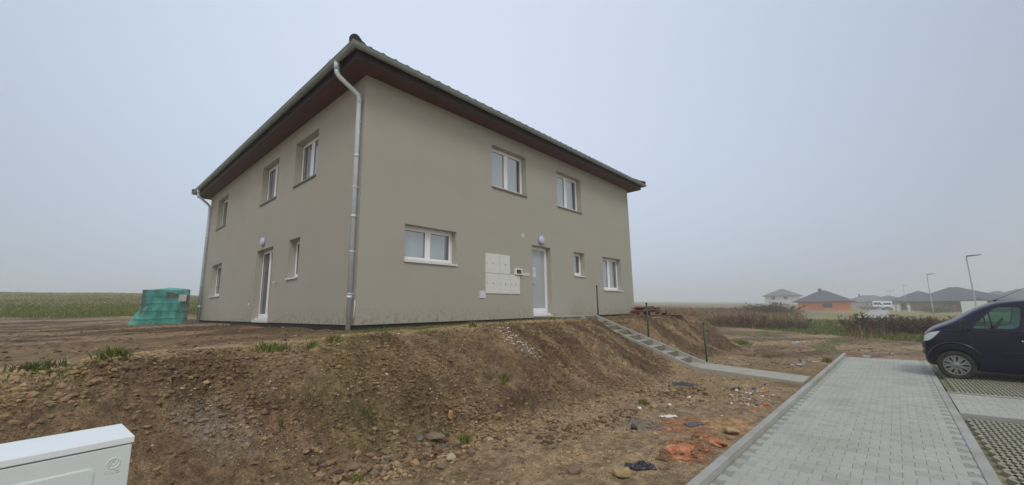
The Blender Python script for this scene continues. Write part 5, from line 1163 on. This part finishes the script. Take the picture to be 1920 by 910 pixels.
def shrub(name, label, cat, x, y, w, h, ns, seed, cols, group=None, leafy=.5, z=None):
    """a bush of many thin branching stems carrying small leaf and seed clumps"""
    r_ = np.random.default_rng(seed); z0 = gz(x, y) if z is None else z; t = thing(name, label, cat, (x, y, z0), 0, group)
    sv = MB(); LP = []; 
    for i in range(ns):
        bx, by = r_.normal(0, w*.20), r_.normal(0, w*.20); hh = h*(.55+.45*r_.random())*(1-.3*min(1, abs(by)/w)); tx, ty = bx*1.6+r_.normal(0, w*.10), by*1.6+r_.normal(0, w*.10)
        pts = [Vector((bx*.6, by*.6, -.05)), Vector((bx+(tx-bx)*.4+r_.normal(0, .02), by+(ty-by)*.4, hh*.5)), Vector((tx, ty, hh))]
        sv.tube(pts, [.014*h, .010*h, .004*h], 4, False)
        for b_ in range(5):
            f = r_.uniform(.3, 1); p = pts[0].lerp(pts[1], f*2) if f < .5 else pts[1].lerp(pts[2], f*2-1); q = p+Vector((r_.normal(0, w*.07), r_.normal(0, w*.07), r_.uniform(.03, .16)*h)); sv.tube([p, q], [.006*h, .003*h], 3, False)
            for c_ in range(int(4+10*leafy)): s_ = r_.uniform(0, 1.15); LP.append(p.lerp(q, s_)+Vector(r_.normal(0, .022*h+.01, 3)))
    st_m = mat('stem_brown', S(84,66,54), .85, var=.15, scale=6); sv.build('stem', st_m, t)
    LP = np.array([tuple(p) for p in LP]); n = len(LP); s = (.022+.03*r_.random(n))*max(.5, h)
    A = r_.normal(0, 1, (n, 3)); A /= np.linalg.norm(A, axis=1)[:, None]; B = np.cross(A, r_.normal(0, 1, (n, 3))); B /= np.linalg.norm(B, axis=1)[:, None]
    V = np.stack([LP-A*s[:, None], LP+B*s[:, None]*.5, LP+A*s[:, None], LP-B*s[:, None]*.5], 1).reshape(-1, 3)
    F_ = np.arange(n*4).reshape(n, 4); cc = np.repeat(gcols(n, cols, .25, seed+1), 4, 0); link('foliage', npmesh('foliage', V, F_, cc, False), leafm, t); return t
gs = 'dark dry shrubs beyond the muddy track'
def at(u, d):      # plan position for a bearing (pixel column) and a distance along the view axis
    v = fw.copy(); v += rt2*((u-960)/755.8); return (-4.0124+v.x*d, -7.9684+v.y*d)
specs = [(1340,31,2.2,.8,'dark brown shrub just right of the mound, left one of the pair there'),(1378,30,2.2,.95,'dark brown shrub just right of the mound, right one of the pair there'),
 (1452,28,1.8,.75,'low dark shrub halfway between the mound and the orange house'),(1478,28,1.6,.7,'low dark shrub below the left corner of the orange house'),(1410,29,1.4,.6,'smallest low shrub between the mound and the orange house'),
 (1592,24,2.2,1.15,'tall dark shrub below the right corner of the orange house'),(1622,23,2.4,.95,'dark shrub second from the left in the clump below the white van'),(1655,23,2.6,1.0,'dark reddish shrub directly below the white van'),
 (1690,22,2.4,1.05,'dark shrub right of the white van, third from the navy van'),(1722,22,2.4,1.0,'dark shrub next to the front of the navy van, second from it'),(1752,21.5,2.0,.8,'dark shrub partly behind the nose of the navy van')]
for i, (u, d_, w, h_, lb) in enumerate(specs):
    x, y = at(u, d_); shrub('dry_shrub', lb, 'shrub', x, y, w, h_, 34, 100+i, DK+BR[:1] if i not in (5, 8) else DK+GR[2:3], gs, .8)
X, Y = [], []
r_ = np.random.default_rng(51); u = r_.uniform(1565, 1790, 9000); d_ = 24.6+r_.normal(0, 1.8, 9000)
v0 = np.array(fw)[None]+np.array(rt2)[None]*((u-960)/755.8)[:, None]; X = -4.01+v0[:, 0]*d_; Y = -7.97+v0[:, 1]*d_; n = len(X)
h = (.06+.5*r_.random(n)**3)*(1+2.8*np.clip(fbm(X*.8, Y*.8, 3, 55), -.35, .5)); me = blades('undergrowth', np.column_stack([X, Y]), h, .022, gcols(n, DK+BR+GR[2:3], .3, 52), .6, 53); tag(link('undergrowth', me, leafm), 'dense dark brown undergrowth around the shrubs on the right', 'undergrowth', kind='stuff')
for u, d_, w, h_, lb, cl_ in ((1402,62,7,1.4,'wide dark green bush left of the faint pale house',DK+GR[2:3]),(1436,60,4.5,1.8,'rounded dark green bush just left of the orange house',DK+GR[2:3]),(1425,66,5,1.1,'lower dark bush between the two rounded ones left of the orange house',DK+GR[2:3])):
    x, y = at(u, d_); shrub('bush', lb, 'bush', x, y, w, h_, 60, int(u), cl_, None, 1.2)
for u, d_, w, h_, lb in ((1728,78,4.2,1.3,'olive green rounded bush in front of the pale bungalow'),(1745,80,3.2,1.0,'lower olive green bush joined to the rounded one, in front of the brown bungalow'),(1608,118,5,1.2,'hazy grey-green hedge bush beside the orange house')):
    x, y = at(u, d_); shrub('bush', lb, 'bush', x, y, w, h_, 60, int(u), GR, None, 1.4)
# separate tufts on the bank
def tuft(label, x, y, r, h, n, seed, cols=GR, name='grass_tuft'):
    r_ = np.random.default_rng(seed); p = np.clip(r_.normal(0, r*.38, (n, 2)), -r*.8, r*.8)*np.array([1.25, .8])+np.array([x, y]); h = h*1.7 if r < .25 else h; me = blades(name, p, h*(.5+.6*r_.random(n)), np.full(n, .007+h*.04), gcols(n, cols, .25, seed), .55, seed)
    tag(link(name, me, leafm), label, 'grass tuft', 'grass tufts on the bank')
for a in (('long green grass tuft on the left crest of the bank', -3.61, -2.12, .15, .075, 240, 1),('broad green grass tuft on the crest below the balcony door', -2.1, -2.0, .20, .07, 260, 2),
 ('green leafy tuft on the crest right of the broad one', -1.62, -1.98, .10, .06, 100, 3),('small bright tuft on the crest, rightmost of those left of the house corner', -1.28, -1.86, .10, .06, 100, 4),('dark green tuft at the left edge of the crest', -4.12, -2.25, .18, .06, 200, 5),
 ('bright green tuft right of the stone heap', -.53, -3.98, .075, .07, 200, 6),('small tuft above the ochre stone, on the middle of the bank', 1.13, -3.1, .09, .08, 120, 7),('small green plant on the dark middle of the bank', -1.42, -3.22, .06, .05, 90, 8),
 ('tiny plant on the left bank, above the cabinet corner', -2.32, -3.10, .04, .04, 50, 9),('small tuft near the bottom edge, beside the red fragment', -1.90, -4.0, .05, .05, 90, 10),('tiny tuft left of the ochre stone near the heap', -.62, -3.72, .04, .05, 60, 11),
 ('green tuft among the lumps where the bank meets the flat earth near the stairs', 2.85, -4.72, .09, .06, 130, 12),('grass clump with long blades on the right-hand foot of the mound', 15.6, -3.3, .55, .16, 500, 13),('flat green clump on the muddy track beyond the path', 11.9, -5.1, .45, .09, 420, 14),('little tuft against the kerb near the end of the pavement', 11.3, -6.55, .2, .10, 150, 15),
 ('small green tuft on the crest above the white plaster spill', 1.75, -1.62, .09, .07, 110, 16),('small dark tuft on the crest in front of the landing', 4.9, -1.35, .1, .06, 100, 17)):
    tuft(*a[:7], cols=GR if a[6] != 5 else GR[2:3]+DK[3:])
r_ = np.random.default_rng(71); X = r_.uniform(-4.5, 6.2, 14000); yc_ = np.interp(X, [-8,-4.3,-3,-.5,5,6.6], [-2.8,-2.3,-1.8,-1.5,-1.5,-1.15]); Y = yc_-.05+r_.normal(0, .22, 14000)-.5*r_.random(14000)**3
k = fbm(X*1.3, Y*1.6, 3, 73) > .13; X, Y = X[k], Y[k]; n = len(X)
me = blades('crest_weeds', np.column_stack([X, Y]), .02+.05*r_.random(n)**2, np.full(n, .010), gcols(n, GR, .25, 74), .7, 75); tag(link('crest_weeds', me, leafm), 'thin patches of small green weeds along the crest of the bank', 'weeds', kind='stuff')
# low weeds in front of the wall and over the top of the right mound
r_ = np.random.default_rng(61); X = r_.uniform(-.4, 5.4, 9000); Y = -.62+r_.normal(0, .30, 9000); k = (fbm(X*1.1, Y*1.1, 4, 23)+fbm(X*4.1, Y*4.1, 4, 31)*.8 > .02) & (Y < -.02); X, Y = X[k], Y[k]; n = len(X)
me = blades('wall_grass', np.column_stack([X, Y]), .02+.05*r_.random(n)**2, np.full(n, .010), gcols(n, GR, .25, 62), .6, 63); tag(link('wall_grass', me, leafm), 'thin green grass growing in front of the front wall', 'grass', kind='stuff')
X = r_.uniform(7.9, 13.6, 9000); Y = r_.uniform(-3.0, .0, 9000); k = (fbm(X*.9, Y*.9, 4, 27) > .08); X, Y = X[k], Y[k]; n = len(X)
me = blades('mound_grass', np.column_stack([X, Y]), .03+.08*r_.random(n)**2, np.full(n, .012), gcols(n, GR, .25, 65), .6, 66); tag(link('mound_grass', me, leafm), 'patchy green grass on top of the mound at the right end of the house', 'grass', kind='stuff')

# ================================================================= HAZE
mb = MB(); mb.box(-275, 660, -255, 590, -14, 24); hz = mb.build('haze', None)
hm = bpy.data.materials.new('haze'); hm.use_nodes = True; nt = hm.node_tree; nt.nodes.clear(); o = N(nt, 'ShaderNodeOutputMaterial'); pvv = N(nt, 'ShaderNodeVolumePrincipled')
pvv.inputs['Color'].default_value = (.96, .98, 1.0, 1); pvv.inputs['Density'].default_value = .0024; pvv.inputs['Anisotropy'].default_value = .0; nt.links.new(pvv.outputs[0], o.inputs['Volume']); hz.data.materials.append(hm); tag(hz, 'thin pale mist lying over the whole site', 'haze', kind='stuff')
